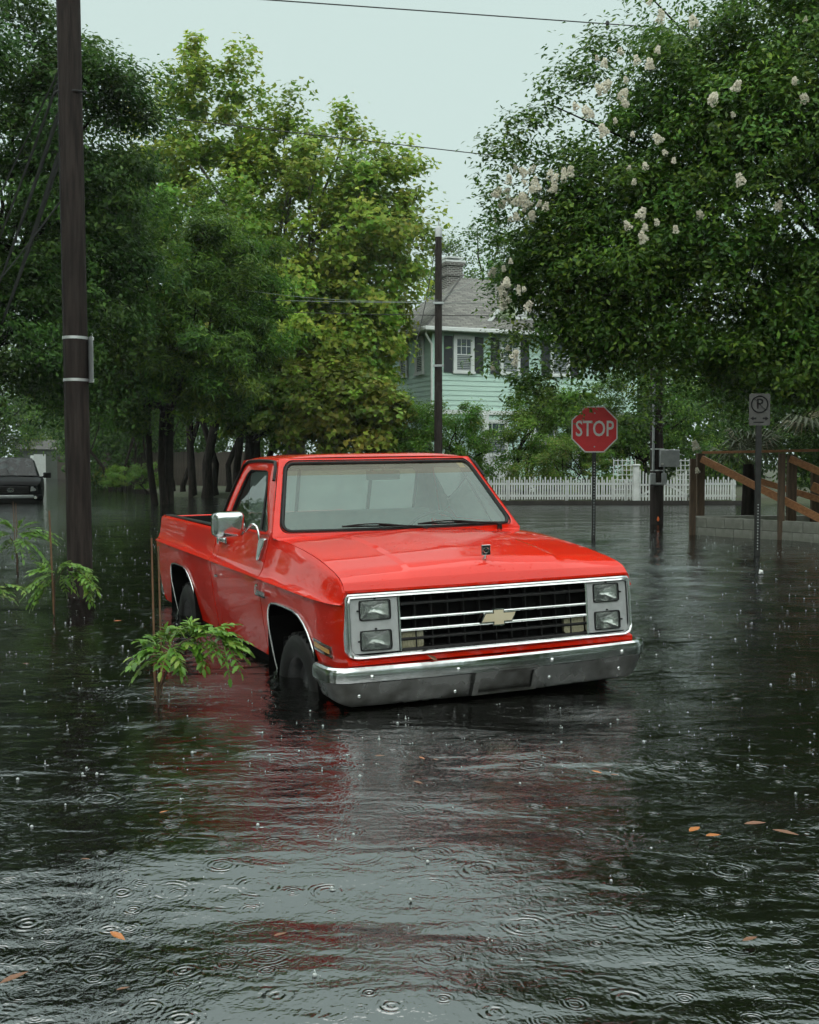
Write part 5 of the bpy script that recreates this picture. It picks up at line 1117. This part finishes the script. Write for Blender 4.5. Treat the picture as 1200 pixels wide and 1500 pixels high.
# ================================================================== MINT HOUSE
hc = at(634, 735, 42.0); HA = R(22)
HS = thing('mint_house', 'mint green clapboard house with grey shingle hip roof, brick chimney and white trim', 'house', (hc.x, 42.0, .1), (0, 0, HA))
Wd, Dp, ZE = 9.2, 7.5, 6.30                      # width, depth, eave height
core = MB().box((.03, .03, -.5), (Wd, Dp, ZE)); core.build('wall_core', 'shutter_dark', HS)
k = 0; z = .45
while z < ZE - .02:
    bm_ = MB(); bm_.add([(0, -.012, z), (Wd, -.012, z), (Wd, -.034, z - .004), (0, -.034, z - .004), (0, .02, z + .195), (Wd, .02, z + .195), (Wd, -.008, z + .195), (0, -.008, z + .195)], [(0,1,2,3),(2,3,7,6),(4,5,6,7),(0,3,7,4),(1,2,6,5)]); bm_.build('clapboard', 'clapboard_mint', HS)
    bm_ = MB(); bm_.add([(-.034, 0, z - .004), (-.034, Dp, z - .004), (-.008, Dp, z + .195), (-.008, 0, z + .195), (.02, 0, z + .195), (.02, Dp, z + .195), (-.01, 0, z), (-.01, Dp, z)], [(0,1,2,3),(3,2,5,4),(0,1,7,6)]); bm_.build('clapboard', 'clapboard_mint', HS)
    z += .188
for x in (-.045, ): 
    MB().box((x, -.05, .3), (x + .16, -.03, ZE)).build('corner_board', 'clapboard_mint', HS); MB().box((-.052, -.048, .3), (-.036, .12, ZE)).build('corner_board', 'clapboard_mint', HS)
def window(x0, z0, w_, h_, side=False, shut=True, lower_blind=True):
    def tr(u, v, z): return (u, v, z) if not side else (v, u, z)
    def bx(name, u0, u1, v0, v1, za, zb, mat, par): 
        a, b = tr(u0, v0, za), tr(u1, v1, zb); return MB().box(tuple(map(min, a, b)), tuple(map(max, a, b))).build(name, mat, par)
    wn = bx('window', x0, x0 + w_, -.05, -.036, z0, z0 + h_, 'window_glass', HS)
    tw = .11
    for nm, u0, u1, za, zb in (('frame', x0 - tw, x0, z0 - .06, z0 + h_ + tw), ('frame', x0 + w_, x0 + w_ + tw, z0 - .06, z0 + h_ + tw), ('frame', x0, x0 + w_, z0 + h_, z0 + h_ + tw), ('sill', x0 - tw - .04, x0 + w_ + tw + .04, z0 - .09, z0)):
        bx(nm, u0, u1, -.09 if nm == 'frame' else -.12, -.03, za, zb, 'trim_white', wn)
    for za in (z0, z0 + h_ * .5 - .02, z0 + h_ - .04): bx('sash_rail', x0, x0 + w_, -.075, -.045, za, za + .045, 'trim_white', wn)
    for u in (x0, x0 + w_ - .04): bx('sash_stile', u, u + .04, -.074, -.045, z0, z0 + h_, 'trim_white', wn)
    for f_ in (1/3, 2/3): bx('muntin', x0 + w_ * f_ - .012, x0 + w_ * f_ + .012, -.068, -.048, z0 + h_ * .5, z0 + h_, 'trim_white', wn)
    bx('muntin', x0, x0 + w_, -.067, -.048, z0 + h_ * .74, z0 + h_ * .74 + .022, 'trim_white', wn)
    pmat_b = 'blind'
    if 'blind' not in M: pmat('blind', (.34, .37, .36), rough=.7)
    for i in range(int(h_ * .5 / .07)): bx('blind_slat', x0 + .05, x0 + w_ - .05, -.0525, -.0505, z0 + .06 + i * .07, z0 + .095 + i * .07, 'blind', wn)
    if shut:
        for u in (x0 - tw - .40, x0 + w_ + tw + .03): bx('shutter', u, u + .36, -.085, -.035, z0 - .05, z0 + h_ + .06, 'shutter_dark', wn)
window(.95, 4.75, .66, 1.28); window(2.95, 4.75, .66, 1.28); window(5.2, 4.75, .66, 1.28)
window(2.2, 1.55, .9, 1.25, shut=False); window(4.4, 1.4, .9, 1.4, shut=False); window(6.4, 1.4, .9, 1.4, shut=False)
window(.9, 4.75, .62, 1.3, side=True, shut=False); window(2.6, 4.75, .62, 1.3, side=True, shut=False); window(4.6, 4.75, .62, 1.3, side=True, shut=False)
MB().box((-.2, -.10, 3.10), (Wd, -.035, 3.26)).build('belt_course', 'trim_white', HS)
MB().box((2.0, -.30, .0), (2.25, -.05, 3.1)).build('porch_post', 'trim_white', HS, bevel=.01); MB().box((4.05, -.30, .0), (4.25, -.05, 3.1)).build('porch_post', 'trim_white', HS, bevel=.01)
MB().box((2.35, -.07, .6), (3.4, -.04, 1.45)).build('white_panel', 'trim_white', HS)
# hip roof
ov = .50; e0x, e1x, e0y, e1y = -ov, Wd + ov, -ov, Dp + ov; zr = 9.05; rx0, rx1, ry = 2.9, Wd - 2.9, Dp / 2
rf = bpy.data.meshes.new('roof'); V = [(e0x, e0y, ZE + .02), (e1x, e0y, ZE + .02), (e1x, e1y, ZE + .02), (e0x, e1y, ZE + .02), (rx0, ry, zr), (rx1, ry, zr)]
rf.from_pydata(V, [], [(0, 1, 5, 4), (1, 2, 5), (2, 3, 4, 5), (3, 0, 4)]); rf.materials.append(M['shingle'])
def slope_uv(me):
    uv = me.uv_layers.new(name='UVMap')
    for p in me.polygons:
        n = p.normal; h = Vector((-n.y, n.x, 0)); h = h.normalized() if h.length > 1e-4 else Vector((1, 0, 0)); s_ = n.cross(h)
        for li in p.loop_indices: c = me.vertices[me.loops[li].vertex_index].co; uv.data[li].uv = (c.dot(h), c.dot(s_))
slope_uv(rf); rfo = obj('roof', rf, HS)
MB().box((e0x + .02, e0y + .02, ZE - .06), (e1x - .02, e1y - .02, ZE + .0)).build('soffit', 'trim_white', HS)
MB().box((e0x - .06, e0y - .10, ZE - .09), (e1x + .06, e0y + .015, ZE + .07)).build('gutter', 'trim_white', HS, bevel=.03); MB().box((e0x - .10, e0y + .016, ZE - .09), (e0x + .015, e1y, ZE + .07)).build('gutter', 'trim_white', HS, bevel=.03)
MB().tube([(-.42, -.35, ZE - .08), (-.42, -.30, ZE - .22), (-.10, -.10, ZE - .55), (-.09, -.09, ZE - .8), (-.09, -.09, .4)], .045, 8).build('downspout', 'trim_white', HS, smooth=60)
MB().tube([(e0x, e0y, ZE + .05), (rx0, ry, zr + .03)], .035, 6).build('hip_cap', 'shingle', HS)
# gable dormer
gd = bpy.data.meshes.new('dormer_roof'); gx_, gw, gz, gp = 3.9, 1.25, 6.95, 8.35; y0_ = .55
gd.from_pydata([(gx_ - gw - .3, y0_ - .3, gz - .33), (gx_, y0_ - .3, gp), (gx_ + gw + .3, y0_ - .3, gz - .33), (gx_ - gw - .3, 3.2, gz - .33), (gx_, 3.6, gp), (gx_ + gw + .3, 3.2, gz - .33)], [], [(0, 1, 4, 3), (1, 2, 5, 4)]); gd.materials.append(M['shingle']); slope_uv(gd); o = obj('dormer_roof', gd, HS); mo = o.modifiers.new('s', 'SOLIDIFY'); mo.thickness = .10
MB().add([(gx_ - gw, y0_, 6.7), (gx_ + gw, y0_, 6.7), (gx_ + gw, y0_, gz), (gx_, y0_, gp - .1), (gx_ - gw, y0_, gz), (gx_ - gw, 3, 6.7), (gx_ - gw, 3, gz), (gx_ + gw, 3, 6.7), (gx_ + gw, 3, gz)], [(0,1,2,3,4),(0,4,6,5),(1,7,8,2)]).build('dormer_wall', 'clapboard_lime', HS)
for i in range(7):
    z = 6.72 + i * .188; hw_ = gw if z < gz else max(.12, gw * (gp - .12 - z) / (gp - gz)); MB().box((gx_ - hw_, y0_ - .03, z), (gx_ + hw_, y0_ - .004, z + .17)).build('clapboard', 'clapboard_lime', HS)
for u in (gx_ - .10, gx_ + .45): MB().box((u, y0_ - .06, 6.85), (u + .5, y0_ - .035, 7.6)).build('dormer_window', 'trim_white', HS)
for s in (-1, 1): MB().beam((gx_ + s * (gw + .3), y0_ - .32, gz - .36), (gx_, y0_ - .32, gp - .03), .04, .14).build('rake_board', 'trim_white', HS)
# chimney
def chimney_mesh():
    m_ = MB(); cx_, cy_ = 2.75, 4.4
    for (a, b, hw_) in ((6.6, 9.15, .36), (9.15, 9.25, .42), (9.25, 9.6, .36), (9.6, 9.72, .44)): m_.box((cx_ - hw_, cy_ - hw_, a), (cx_ + hw_, cy_ + hw_, b))
    me = m_.mesh('chimney', 'chimney_brick'); uv = me.uv_layers.new(name='UVMap')
    for p in me.polygons:
        for li in p.loop_indices: c = me.vertices[me.loops[li].vertex_index].co; uv.data[li].uv = ((c.x if abs(p.normal.y) > .5 else c.y), c.z)
    return me
ch = obj('chimney', chimney_mesh(), rfo); MB().box((2.75 - .46, 4.4 - .46, 9.72), (2.75 + .46, 4.4 + .46, 9.80)).build('chimney_cap', 'trim_white', rfo); MB().box((2.75 - .40, 4.4 - .40, 9.90), (2.75 + .40, 4.4 + .40, 9.96)).build('chimney_hood', 'trim_white', rfo)
MB().box((2.75 - .40, 4.4 - .40, 7.4), (2.75 + .40, 4.4 + .40, 7.95)).build('chimney_flashing', 'shutter_dark', rfo)
# ---- board fence along the side street and a shed far off
for k, (p0, p1, lab) in enumerate((((-16.4, 58.5), (-7.0, 52.5), 'old brown board fence behind the slim trunks'), ((-28.5, 88.5), (-24.3, 82), 'brown board fence at the side street end'))):
    p0, p1 = Vector((*p0, .1)), Vector((*p1, .1)); d = p1 - p0; L = d.length; BF = thing('board_fence', lab, 'fence', tuple(p0), (0, 0, math.atan2(d.y, d.x)))
    n = int(L / .19); bdm = MB().box((0, -.012, -.2), (.178, .012, 1.75)).mesh('board', 'fence_board')
    for i in range(n): obj('board', bdm, BF, (i * .19, rng.uniform(-.006, .006), rng.uniform(-.04, .04)))
    for z in (.4, 1.4): MB().box((0, .014, z), (L, .06, z + .09)).build('rail', 'fence_board', BF)
sh = thing('pale_shed', 'pale grey shed beyond the black pickup', 'shed', (-31.5, 88, .1), (0, 0, .3)); pmat('shed_grey', (.10, .12, .10), (.08, .095, .08), 2, rough=.8)
MB().box((0, 0, -.3), (3.2, 2.4, 2.3)).build('wall', 'shed_grey', sh); MB().add([(-.2, -.2, 2.3), (3.4, -.2, 2.3), (3.4, 2.6, 2.3), (-.2, 2.6, 2.3), (-.2, 1.2, 3.1), (3.4, 1.2, 3.1)], [(0,1,5,4),(2,3,4,5),(0,4,3),(1,2,5)]).build('roof', 'shingle', sh)
MB().box((1.2, -.03, -.1), (2.1, -.005, 1.9)).build('door', 'trim_white', sh)
wp = at(47.5, 700, 80); MPst = MB().box((-.10, -.10, -.4), (.10, .10, 1.75)); o = MPst.build('marker_post', 'picket_white', bevel=.02); o.location = (wp.x, 80, .1); tag(o, 'slim white post beside the far black pickup', 'post')

# ================================================================== BLACK PICKUP DOWN THE STREET
bt_ = at(17, 737, 36.2)
BT_ = thing('pickup_truck', 'black modern pickup truck wading down the flooded side street', 'pickup truck', (bt_.x, 36.2, -.42), (0, 0, R(-90 + 18)))
# x forward (towards the camera), y to its left, z up
def loft(name, secs, mat, par, smooth=35, close=True):
    m_ = MB(); m_.grid(secs, wrap=False)
    for e in (secs[0], secs[-1]):
        m_.add(list(e), [tuple(range(len(e)))])
    return m_.build(name, mat, par, smooth=smooth)
def sec(x, hw, zb, zs_, zt_, inset_=.10): return [(x, -hw, zb), (x, -hw - .02, (zb + zs_) / 2), (x, -hw, zs_), (x, -hw + inset_ * .5, zt_ - .02), (x, -hw + inset_ * 1.6, zt_), (x, 0, zt_ + .03), (x, hw - inset_ * 1.6, zt_), (x, hw - inset_ * .5, zt_ - .02), (x, hw, zs_), (x, hw + .02, (zb + zs_) / 2), (x, hw, zb)]
loft('body', [sec(-4.5, .98, .5, 1.15, 1.25), sec(-1.9, .99, .5, 1.15, 1.28), sec(-1.0, .99, .45, 1.1, 1.27), sec(-.3, .98, .45, 1.05, 1.24), sec(.25, .97, .45, .98, 1.16), sec(.5, .93, .5, .92, 1.08), sec(.58, .86, .55, .85, 1.0)], 'black_paint', BT_)
def gsec(x, hb, ht, zb, zt_): return [(x, -hb, zb), (x, -lerp(hb, ht, .9), lerp(zb, zt_, .85)), (x, -ht + .1, zt_), (x, 0, zt_ + .03), (x, ht - .1, zt_), (x, lerp(hb, ht, .9), lerp(zb, zt_, .85)), (x, hb, zb)]
loft('cabin', [gsec(-3.2, .86, .66, 1.22, 1.80), gsec(-2.4, .88, .68, 1.22, 1.91), gsec(-1.55, .88, .68, 1.22, 1.91), gsec(-.72, .88, .70, 1.22, 1.26)], 'black_paint', BT_)
wm = MB(); wm.add([(-.70, -.80, 1.285), (-.70, .80, 1.285), (-1.47, .64, 1.875), (-1.47, -.64, 1.875), (-.62, 0, 1.30), (-1.40, 0, 1.90)], [(0, 4, 5, 3), (4, 1, 2, 5)]); o = wm.build('windshield', 'dark_glass', BT_); o.location = (.035, 0, .02)
for s in (-1, 1):
    hl = MB(); hl.add([(.42, s * .90, .98), (.60, s * .62, .95), (.60, s * .60, .80), (.54, s * .84, .82), (.36, s * .95, .88)], [(0, 1, 2, 3, 4)]); o = hl.build('headlight', 'silver_paint', BT_, solid=.02); o.location = (.012, s * .012, .01)
    MB().cbox((-.62, s * 1.13, 1.32), (.12, .26, .19)).build('door_mirror', 'black_plastic', BT_, bevel=.03); MB().beam((-.62, s * .86, 1.24), (-.62, s * 1.06, 1.28), .05, .05).build('mirror_arm', 'black_plastic', BT_)
    MB().lathe([(0, .70), (.05, .695), (.06, .66)], 14, 'x', (0, s * .76, .60)).build('fog_lamp', 'reflector', BT_, smooth=60)
    for x in (0, -3.6):
        m_ = MB(); m_.lathe([(0, -.13), (.30, -.13), (.38, -.10), (.40, 0), (.38, .10), (.30, .13), (0, .13)], 24, 'y', (x - .1, s * .82, .40)); m_.build('wheel', 'rubber', BT_, smooth=40)
MB().cbox((.585, 0, .85), (.05, 1.12, .26)).build('grille', 'black_plastic', BT_, bevel=.03)
for z in (.78, .84, .91): MB().cbox((.612, 0, z), (.02, 1.0, .014)).build('grille_bar', 'post_dark', BT_)
MB().tube([(.632, .10 * math.cos(a), .86 + .065 * math.sin(a)) for a in np.linspace(0, 2 * math.pi, 25)[:-1]], .012, 6, closed=True).build('emblem', 'chrome', BT_, smooth=60)
MB().tube([(.632, .05 * math.cos(a), .875 + .04 * math.sin(a)) for a in np.linspace(0, 2 * math.pi, 25)[:-1]], .010, 6, closed=True).build('emblem', 'chrome', BT_, smooth=60)
MB().cbox((.60, 0, .635), (.16, 1.42, .11)).build('bumper_bar', 'galvanised', BT_, bevel=.03)
for s in (-1, 1): MB().cbox((.56, s * .85, .60), (.18, .28, .20)).build('bumper_end', 'black_paint', BT_, bevel=.04)
MB().cbox((.52, 0, .50), (.2, 1.8, .20)).build('lower_valance', 'black_plastic', BT_, bevel=.04)

# ================================================================== SAPLINGS IN THE WATER
GREEN = [(.12, .30, .028), (.16, .36, .035), (.20, .40, .045), (.10, .26, .025), (.27, .40, .06)]
LM = []
for k, c in enumerate(GREEN): pmat('sapling_leaf_%d' % k, c, tuple(v * .75 for v in c), 25, rough=.35); LM.append('sapling_leaf_%d' % k)
for m_n in LM:
    t = M[m_n].node_tree; b = t.nodes['Principled BSDF']; tr = t.nodes.new('ShaderNodeBsdfTranslucent'); tr.inputs[0].default_value = (.20, .33, .05, 1); ms = t.nodes.new('ShaderNodeMixShader'); ms.inputs[0].default_value = .3
    t.links.new(b.outputs[0], ms.inputs[1]); t.links.new(tr.outputs[0], ms.inputs[2]); t.links.new(ms.outputs[0], t.nodes['Material Output'].inputs[0])
def leaflet(mat):
    pr = [(0, 0), (.15, .13), (.34, .22), (.48, .18), (.58, .23), (.72, .12), (.80, .14), (1, 0)]      # toothed half outline
    vs = []; fs = []
    for x, y in pr: vs += [(x, y, .35 * y - .12 * x * x), (x, 0, -.12 * x * x), (x, -y, .35 * y - .12 * x * x)]
    for i in range(len(pr) - 1):
        a, b = i * 3, i * 3 + 3; fs += [(a, a + 1, b + 1, b), (a + 1, a + 2, b + 2, b + 1)]
    me = bpy.data.meshes.new('leaf'); me.from_pydata(vs, [], fs); me.polygons.foreach_set('use_smooth', [True] * len(fs)); me.materials.append(M[mat]); return me
LEAF = [leaflet(m_n) for m_n in LM]
def sapling(label, base, stems, fronds, seed, lsz=.05, stalks=(), light=0, group=None, dens=1):
    """stems: polylines (relative); fronds: (start, direction, length, pairs)"""
    r = random.Random(seed); t = thing('sapling', label, 'sapling', base, group=group)
    for pts, rad in stems:
        MB().tube(pts, [lerp(rad, rad * .45, k / (len(pts) - 1)) for k in range(len(pts))], 6).build('stem', 'twig', t, smooth=60)
    for pts, rad in stalks: MB().tube(pts, [rad, rad * .8], 6).build('dry_stalk', 'dry_stalk', t, smooth=60)
    fronds = list(fronds) + [(Vector(p) + Vector((r.uniform(-.03, .03), r.uniform(-.05, .05), r.uniform(-.02, .03))), Vector(d) + Vector((r.uniform(-.5, .5), r.uniform(-.5, .5), r.uniform(-.3, .4))), L * r.uniform(.75, 1), n) for p, d, L, n in fronds for _ in range(dens)]
    for p, d, L, n in fronds:
        p = Vector(p); d = Vector(d).normalized(); pts = [p + d * L * k / 6 + Vector((0, 0, -.38 * L * (k / 6) ** 2)) for k in range(7)]
        MB().tube(pts, [.0035] * 4 + [.0025] * 3, 5).build('leaf_stalk', LM[r.randrange(5)], t, smooth=60)
        for k in range(n):
            f_ = .22 + .78 * k / max(1, n - 1); i = min(5, int(f_ * 6)); c = pts[i].lerp(pts[i + 1], f_ * 6 - i); tg = (pts[i + 1] - pts[i]).normalized(); sd = tg.cross(Vector((0, 0, 1))).normalized()
            for s in ((-1, 1) if k < n - 1 else (0,)):
                dr = (tg * .55 + sd * s * .9 + Vector((r.uniform(-.2, .2), r.uniform(-.2, .2), r.uniform(-.25, .15)))).normalized() if s else tg
                up = Vector((r.uniform(-.35, .35), r.uniform(-.35, .35), 1)); y_ = up.cross(dr).normalized(); z_ = dr.cross(y_); sc_ = lsz * r.uniform(.75, 1.25) * (1 - .25 * abs(f_ - .55))
                o = obj('leaf', LEAF[min(4, max(0, int(r.gauss(1.6 + light, 1.1))))], t); o.matrix_local = Matrix.Translation(c) @ Matrix((dr, y_, z_)).transposed().to_4x4() @ Matrix.Scale(sc_, 4)
    return t
sb = at(231, 1040, 5.87)
def lp_(px, py, Y=5.87): return at(px, py, Y) - Vector((sb.x, 5.87, 0))
r_ = random.Random(4); fr_ = []
for (px, py, dx, dz, L, n) in ((235,955,-1,.35,.16,6),(232,950,-.6,.8,.15,6),(240,945,.1,1,.15,6),(250,940,.5,.7,.14,6),(228,958,-1,-.1,.16,6),(262,945,.8,.3,.13,5),(255,950,.3,-.4,.14,5),(248,962,.5,-.8,.12,4),
    (285,932,-.2,1,.12,6),(290,930,.4,.9,.13,6),(300,928,.8,.6,.13,6),(310,930,1,.4,.14,6),(318,933,1,.1,.15,6),(325,938,.9,-.4,.14,6),(333,945,.7,-.8,.13,5),(300,935,.6,-.3,.13,5),(275,935,-.7,.4,.12,5),(290,938,.2,-.5,.12,5),(330,936,1,.2,.13,5),(265,948,-.3,-.5,.11,4),(280,940,.5,.5,.12,5),(246,952,-.4,.3,.15,6)):
    fr_.append((lp_(px, py, 5.87 + r_.uniform(-.12, .14)), (dx, r_.uniform(-.7, .7), dz), L, n))
sapling('bright green leafy sapling poking out of the water beside the red truck', (sb.x, 5.87, 0), [([(0, 0, -.3), lp_(232, 1000), lp_(233, 975), lp_(236, 945)], .0075), ([lp_(234, 1010), lp_(244, 985), lp_(254, 955), lp_(268, 940), lp_(290, 930, 5.9), lp_(320, 932, 5.9)], .006)], fr_, 3, .056, light=.9, dens=2)
# two dry canes behind it
for k, (px, py0, py1, Y) in enumerate(((222, 788, 1000, 6.2), (232, 800, 1000, 6.35))):
    c0 = at(px + 6, 985, Y); c1 = at(px, py0, Y); m_ = MB(); m_.tube([(0, 0, -.3), (c1.x - c0.x, 0, c1.z)], [.008, .006], 6); o = m_.build('dry_cane', 'dry_stalk', smooth=60); o.location = (c0.x, Y, 0); tag(o, 'thin dry cane standing in water behind the bright sapling', 'cane', 'dry canes')
sb2 = at(78, 905, 9.4)
def l2(px, py, Y=9.4): return at(px, py, Y) - Vector((sb2.x, 9.4, 0))
fr_ = []
for (px, py, dx, dz, L, n) in ((80,838,-1,.5,.22,7),(78,842,-.9,-.1,.24,7),(76,850,-.7,-.6,.22,6),(84,838,.4,.8,.16,6),(95,830,1,.3,.22,7),(108,832,1,0,.22,7),(118,838,.9,-.5,.2,6),(125,846,.5,-.9,.18,6),(88,845,.5,-.4,.16,5),(70,840,-.4,.9,.15,5),(112,836,.3,.3,.14,5),(66,850,-.6,-.9,.2,5),(100,838,.4,-.7,.14,5)):
    fr_.append((l2(px, py, 9.4 + r_.uniform(-.15, .15)), (dx, r_.uniform(-.6, .6), dz), L, n))
sapling('yellow-green sapling with a reddish cane in front of the thick wooden pole', (sb2.x, 9.4, 0), [([(0, 0, -.3), l2(80, 870), l2(80, 840)], .009), ([l2(80, 855), l2(95, 832), l2(118, 836), l2(130, 850)], .005)], fr_, 7, .056, dens=2, stalks=[([l2(79, 900), l2(72, 748)], .010)], light=.9)
sb3 = at(26, 838, 13.2)
def l3(px, py, Y=13.2): return at(px, py, Y) - Vector((sb3.x, 13.2, 0))
fr_ = []
for (px, py, dx, dz, L, n) in ((15,782,-1,.3,.3,7),(20,778,-.4,.8,.26,7),(28,778,.5,.6,.28,7),(34,785,1,.1,.34,8),(36,790,.7,-.6,.34,8),(24,790,.2,-.2,.25,6),(44,776,1,.1,.34,8),(8,785,-.8,.4,.26,6),(14,790,-.6,-.3,.25,6),(30,783,.8,.4,.25,6)):
    fr_.append((l3(px, py, 13.2 + r_.uniform(-.25, .25)), (dx, r_.uniform(-.6, .6), dz), L, n))
sapling('darker fern-like sapling with two tall grass stalks, farther along the kerb', (sb3.x, 13.2, 0), [([(0, 0, -.3), l3(25, 815), l3(21, 795), l3(14, 785)], .016), ([l3(22, 800), l3(34, 785), l3(46, 778)], .008)], fr_, 9, .075, dens=2, stalks=[([l3(22, 800), l3(19, 735)], .006), ([l3(25, 800), l3(23, 737)], .006)], light=-1.2)
sb4 = at(-4, 900, 8.6)
def l4(px, py, Y=8.6): return at(px, py, Y) - Vector((sb4.x, 8.6, 0))
fr_ = [(l4(px, py, 8.6 + r_.uniform(-.1, .1)), (dx, r_.uniform(-.5, .5), dz), L, n) for (px, py, dx, dz, L, n) in ((-2,868,1,.35,.14,5),(-4,872,1,-.1,.12,4),(-8,866,.6,.8,.12,4),(8,856,1,.1,.16,4))]
sapling('small bright yellow-green sapling sprig close by the kerb', (sb4.x, 8.6, 0), [([(0, 0, -.3), l4(-5, 885), l4(-4, 866)], .006)], fr_, 12, .055, light=2.2)

# ================================================================== FLOATING LEAVES, RAIN SPLASHES
fm = []
for nm in ('fallen_leaf', 'fallen_leaf_brown'):
    m_ = MB(); pr = [(-.5, 0), (-.3, .13), (0, .2), (.3, .12), (.55, 0), (.3, -.13), (0, -.2), (-.3, -.12)]
    m_.fan([(x, y, .06 * abs(y) * 4 + .05 * x * x) for x, y in pr], (0, 0, -.01)); fm.append(m_.mesh('floating_leaf', nm))
for k, (px, py, sz, kind) in enumerate(((172,1398,.085,0),(1017,1229,.10,0),(1044,1237,.09,0),(874,1142,.065,0),(240,1201,.05,0),(900,1146,.05,1),(618,1119,.05,0),(638,1122,.05,1),(125,1283,.045,1),(410,1393,.05,1),(180,1473,.045,1),(20,1460,.10,1),(1098,1398,.07,1),(1150,1238,.12,1),(1105,1222,.10,1),(612,1158,.07,1),(172,914,.09,0),(38,977,.06,1),(556,1116,.06,1))):
    Y = CAM_H * FPX / (py - 677.7) ; p = at(px, py, Y); o = obj('floating_leaf', fm[kind], None, (p.x, Y, .012 + abs(water_h(p.x, Y))), (rng.uniform(-.1, .1), rng.uniform(-.1, .1), rng.uniform(-.9, .9)), sz * .75)
    tag(o, ['small orange fallen leaf floating on the floodwater', 'small brown fallen leaf floating on the floodwater'][kind], 'leaf', ['orange floating leaves', 'brown floating leaves'][kind])
pb_ = at(1106, 838, 13.3); pmat('plastic_white', (.6, .62, .6), rough=.5); o = MB().add([(-.05, 0, 0), (.05, .01, 0), (.035, 0, .07), (-.03, .02, .085), (0, -.03, .04)], [(0, 4, 3), (0, 1, 4), (1, 2, 4), (2, 3, 4)]).build('paper_scrap', 'plastic_white', solid=.003); o.location = (pb_.x - .02, 13.0, .0); o.scale = (.6, .6, .6); tag(o, 'crumpled white paper scrap afloat by the no-parking post', 'litter')
def splashes():
    r = np.random.RandomState(9); V = []; F = []; ico = []
    bm = bmesh.new(); bmesh.ops.create_icosphere(bm, subdivisions=1, radius=1); iv = np.array([v.co[:] for v in bm.verts]); jf = np.array([[v.index for v in f.verts] for f in bm.faces]); bm.free()
    n = 3500; ys_ = 2.7 + 20 * r.uniform(0, 1, n) ** 1.5; xs_ = r.uniform(-1, 1, n) * (ys_ * .40 + .3); cnt = 0
    cT, sT = math.cos(TYAW), math.sin(TYAW)
    for x, y in zip(xs_, ys_):
        rx, ry = x - TX, y - TY; fx = rx * sT - ry * cT; fy = rx * cT + ry * sT
        if -4.15 < fx < 1.0 and abs(fy) < 1.05: continue
        h = water_h(x, y); s_ = min(.0065, math.exp(r.normal(math.log(.0019), .6))) * (1 + .04 * y); 
        if y < 4.6 and r.uniform() < .75: continue
        parts = [((x, y, h + s_ * .4), (s_, s_, s_ * 1.0))]
        if r.uniform() < .14: hh = s_ * r.uniform(1.2, 3); parts.append(((x, y, h + hh * .5), (s_ * .4, s_ * .4, hh))); 
        if r.uniform() < .12: parts.append(((x + r.normal() * s_, y, h + s_ * r.uniform(3, 7)), (s_ * .5, s_ * .5, s_ * .6)))
        if r.uniform() < .55: parts.append(((x + r.normal() * s_ * 2, y + r.normal() * s_ * 2, h), (s_ * 1.8, s_ * .9, s_ * .25)))
        for c, sc_ in parts: V.append(iv * np.array(sc_) + np.array(c)); F.append(jf + cnt); cnt += len(iv)
    me = bpy.data.meshes.new('rain_splashes'); me.from_pydata(np.concatenate(V).tolist(), [], np.concatenate(F).tolist()); me.polygons.foreach_set('use_smooth', [True] * len(me.polygons)); me.materials.append(M['splash_water'])
    o = obj('rain_splashes', me); tag(o, 'tiny splashes and bubbles thrown up by rain on the water', 'splashes', kind='stuff')
splashes()
# ================================================================== RAIN HAZE
HZ = MB().box((-90, -32, -1.6), (90, 130, 32)); hz = HZ.build('haze', 'wire_black'); hz.data.materials.clear()
m = bpy.data.materials.new('haze_air'); m.use_nodes = True; t = m.node_tree; t.nodes.remove(t.nodes['Principled BSDF']); pv = t.nodes.new('ShaderNodeVolumePrincipled')
pv.inputs['Color'].default_value = (.86, .93, .91, 1); pv.inputs['Density'].default_value = .0003; pv.inputs['Anisotropy'].default_value = .2
t.links.new(pv.outputs[0], t.nodes['Material Output'].inputs['Volume']); hz.data.materials.append(m); tag(hz, 'pale rain haze filling the air over the flooded street', 'haze', kind='stuff')
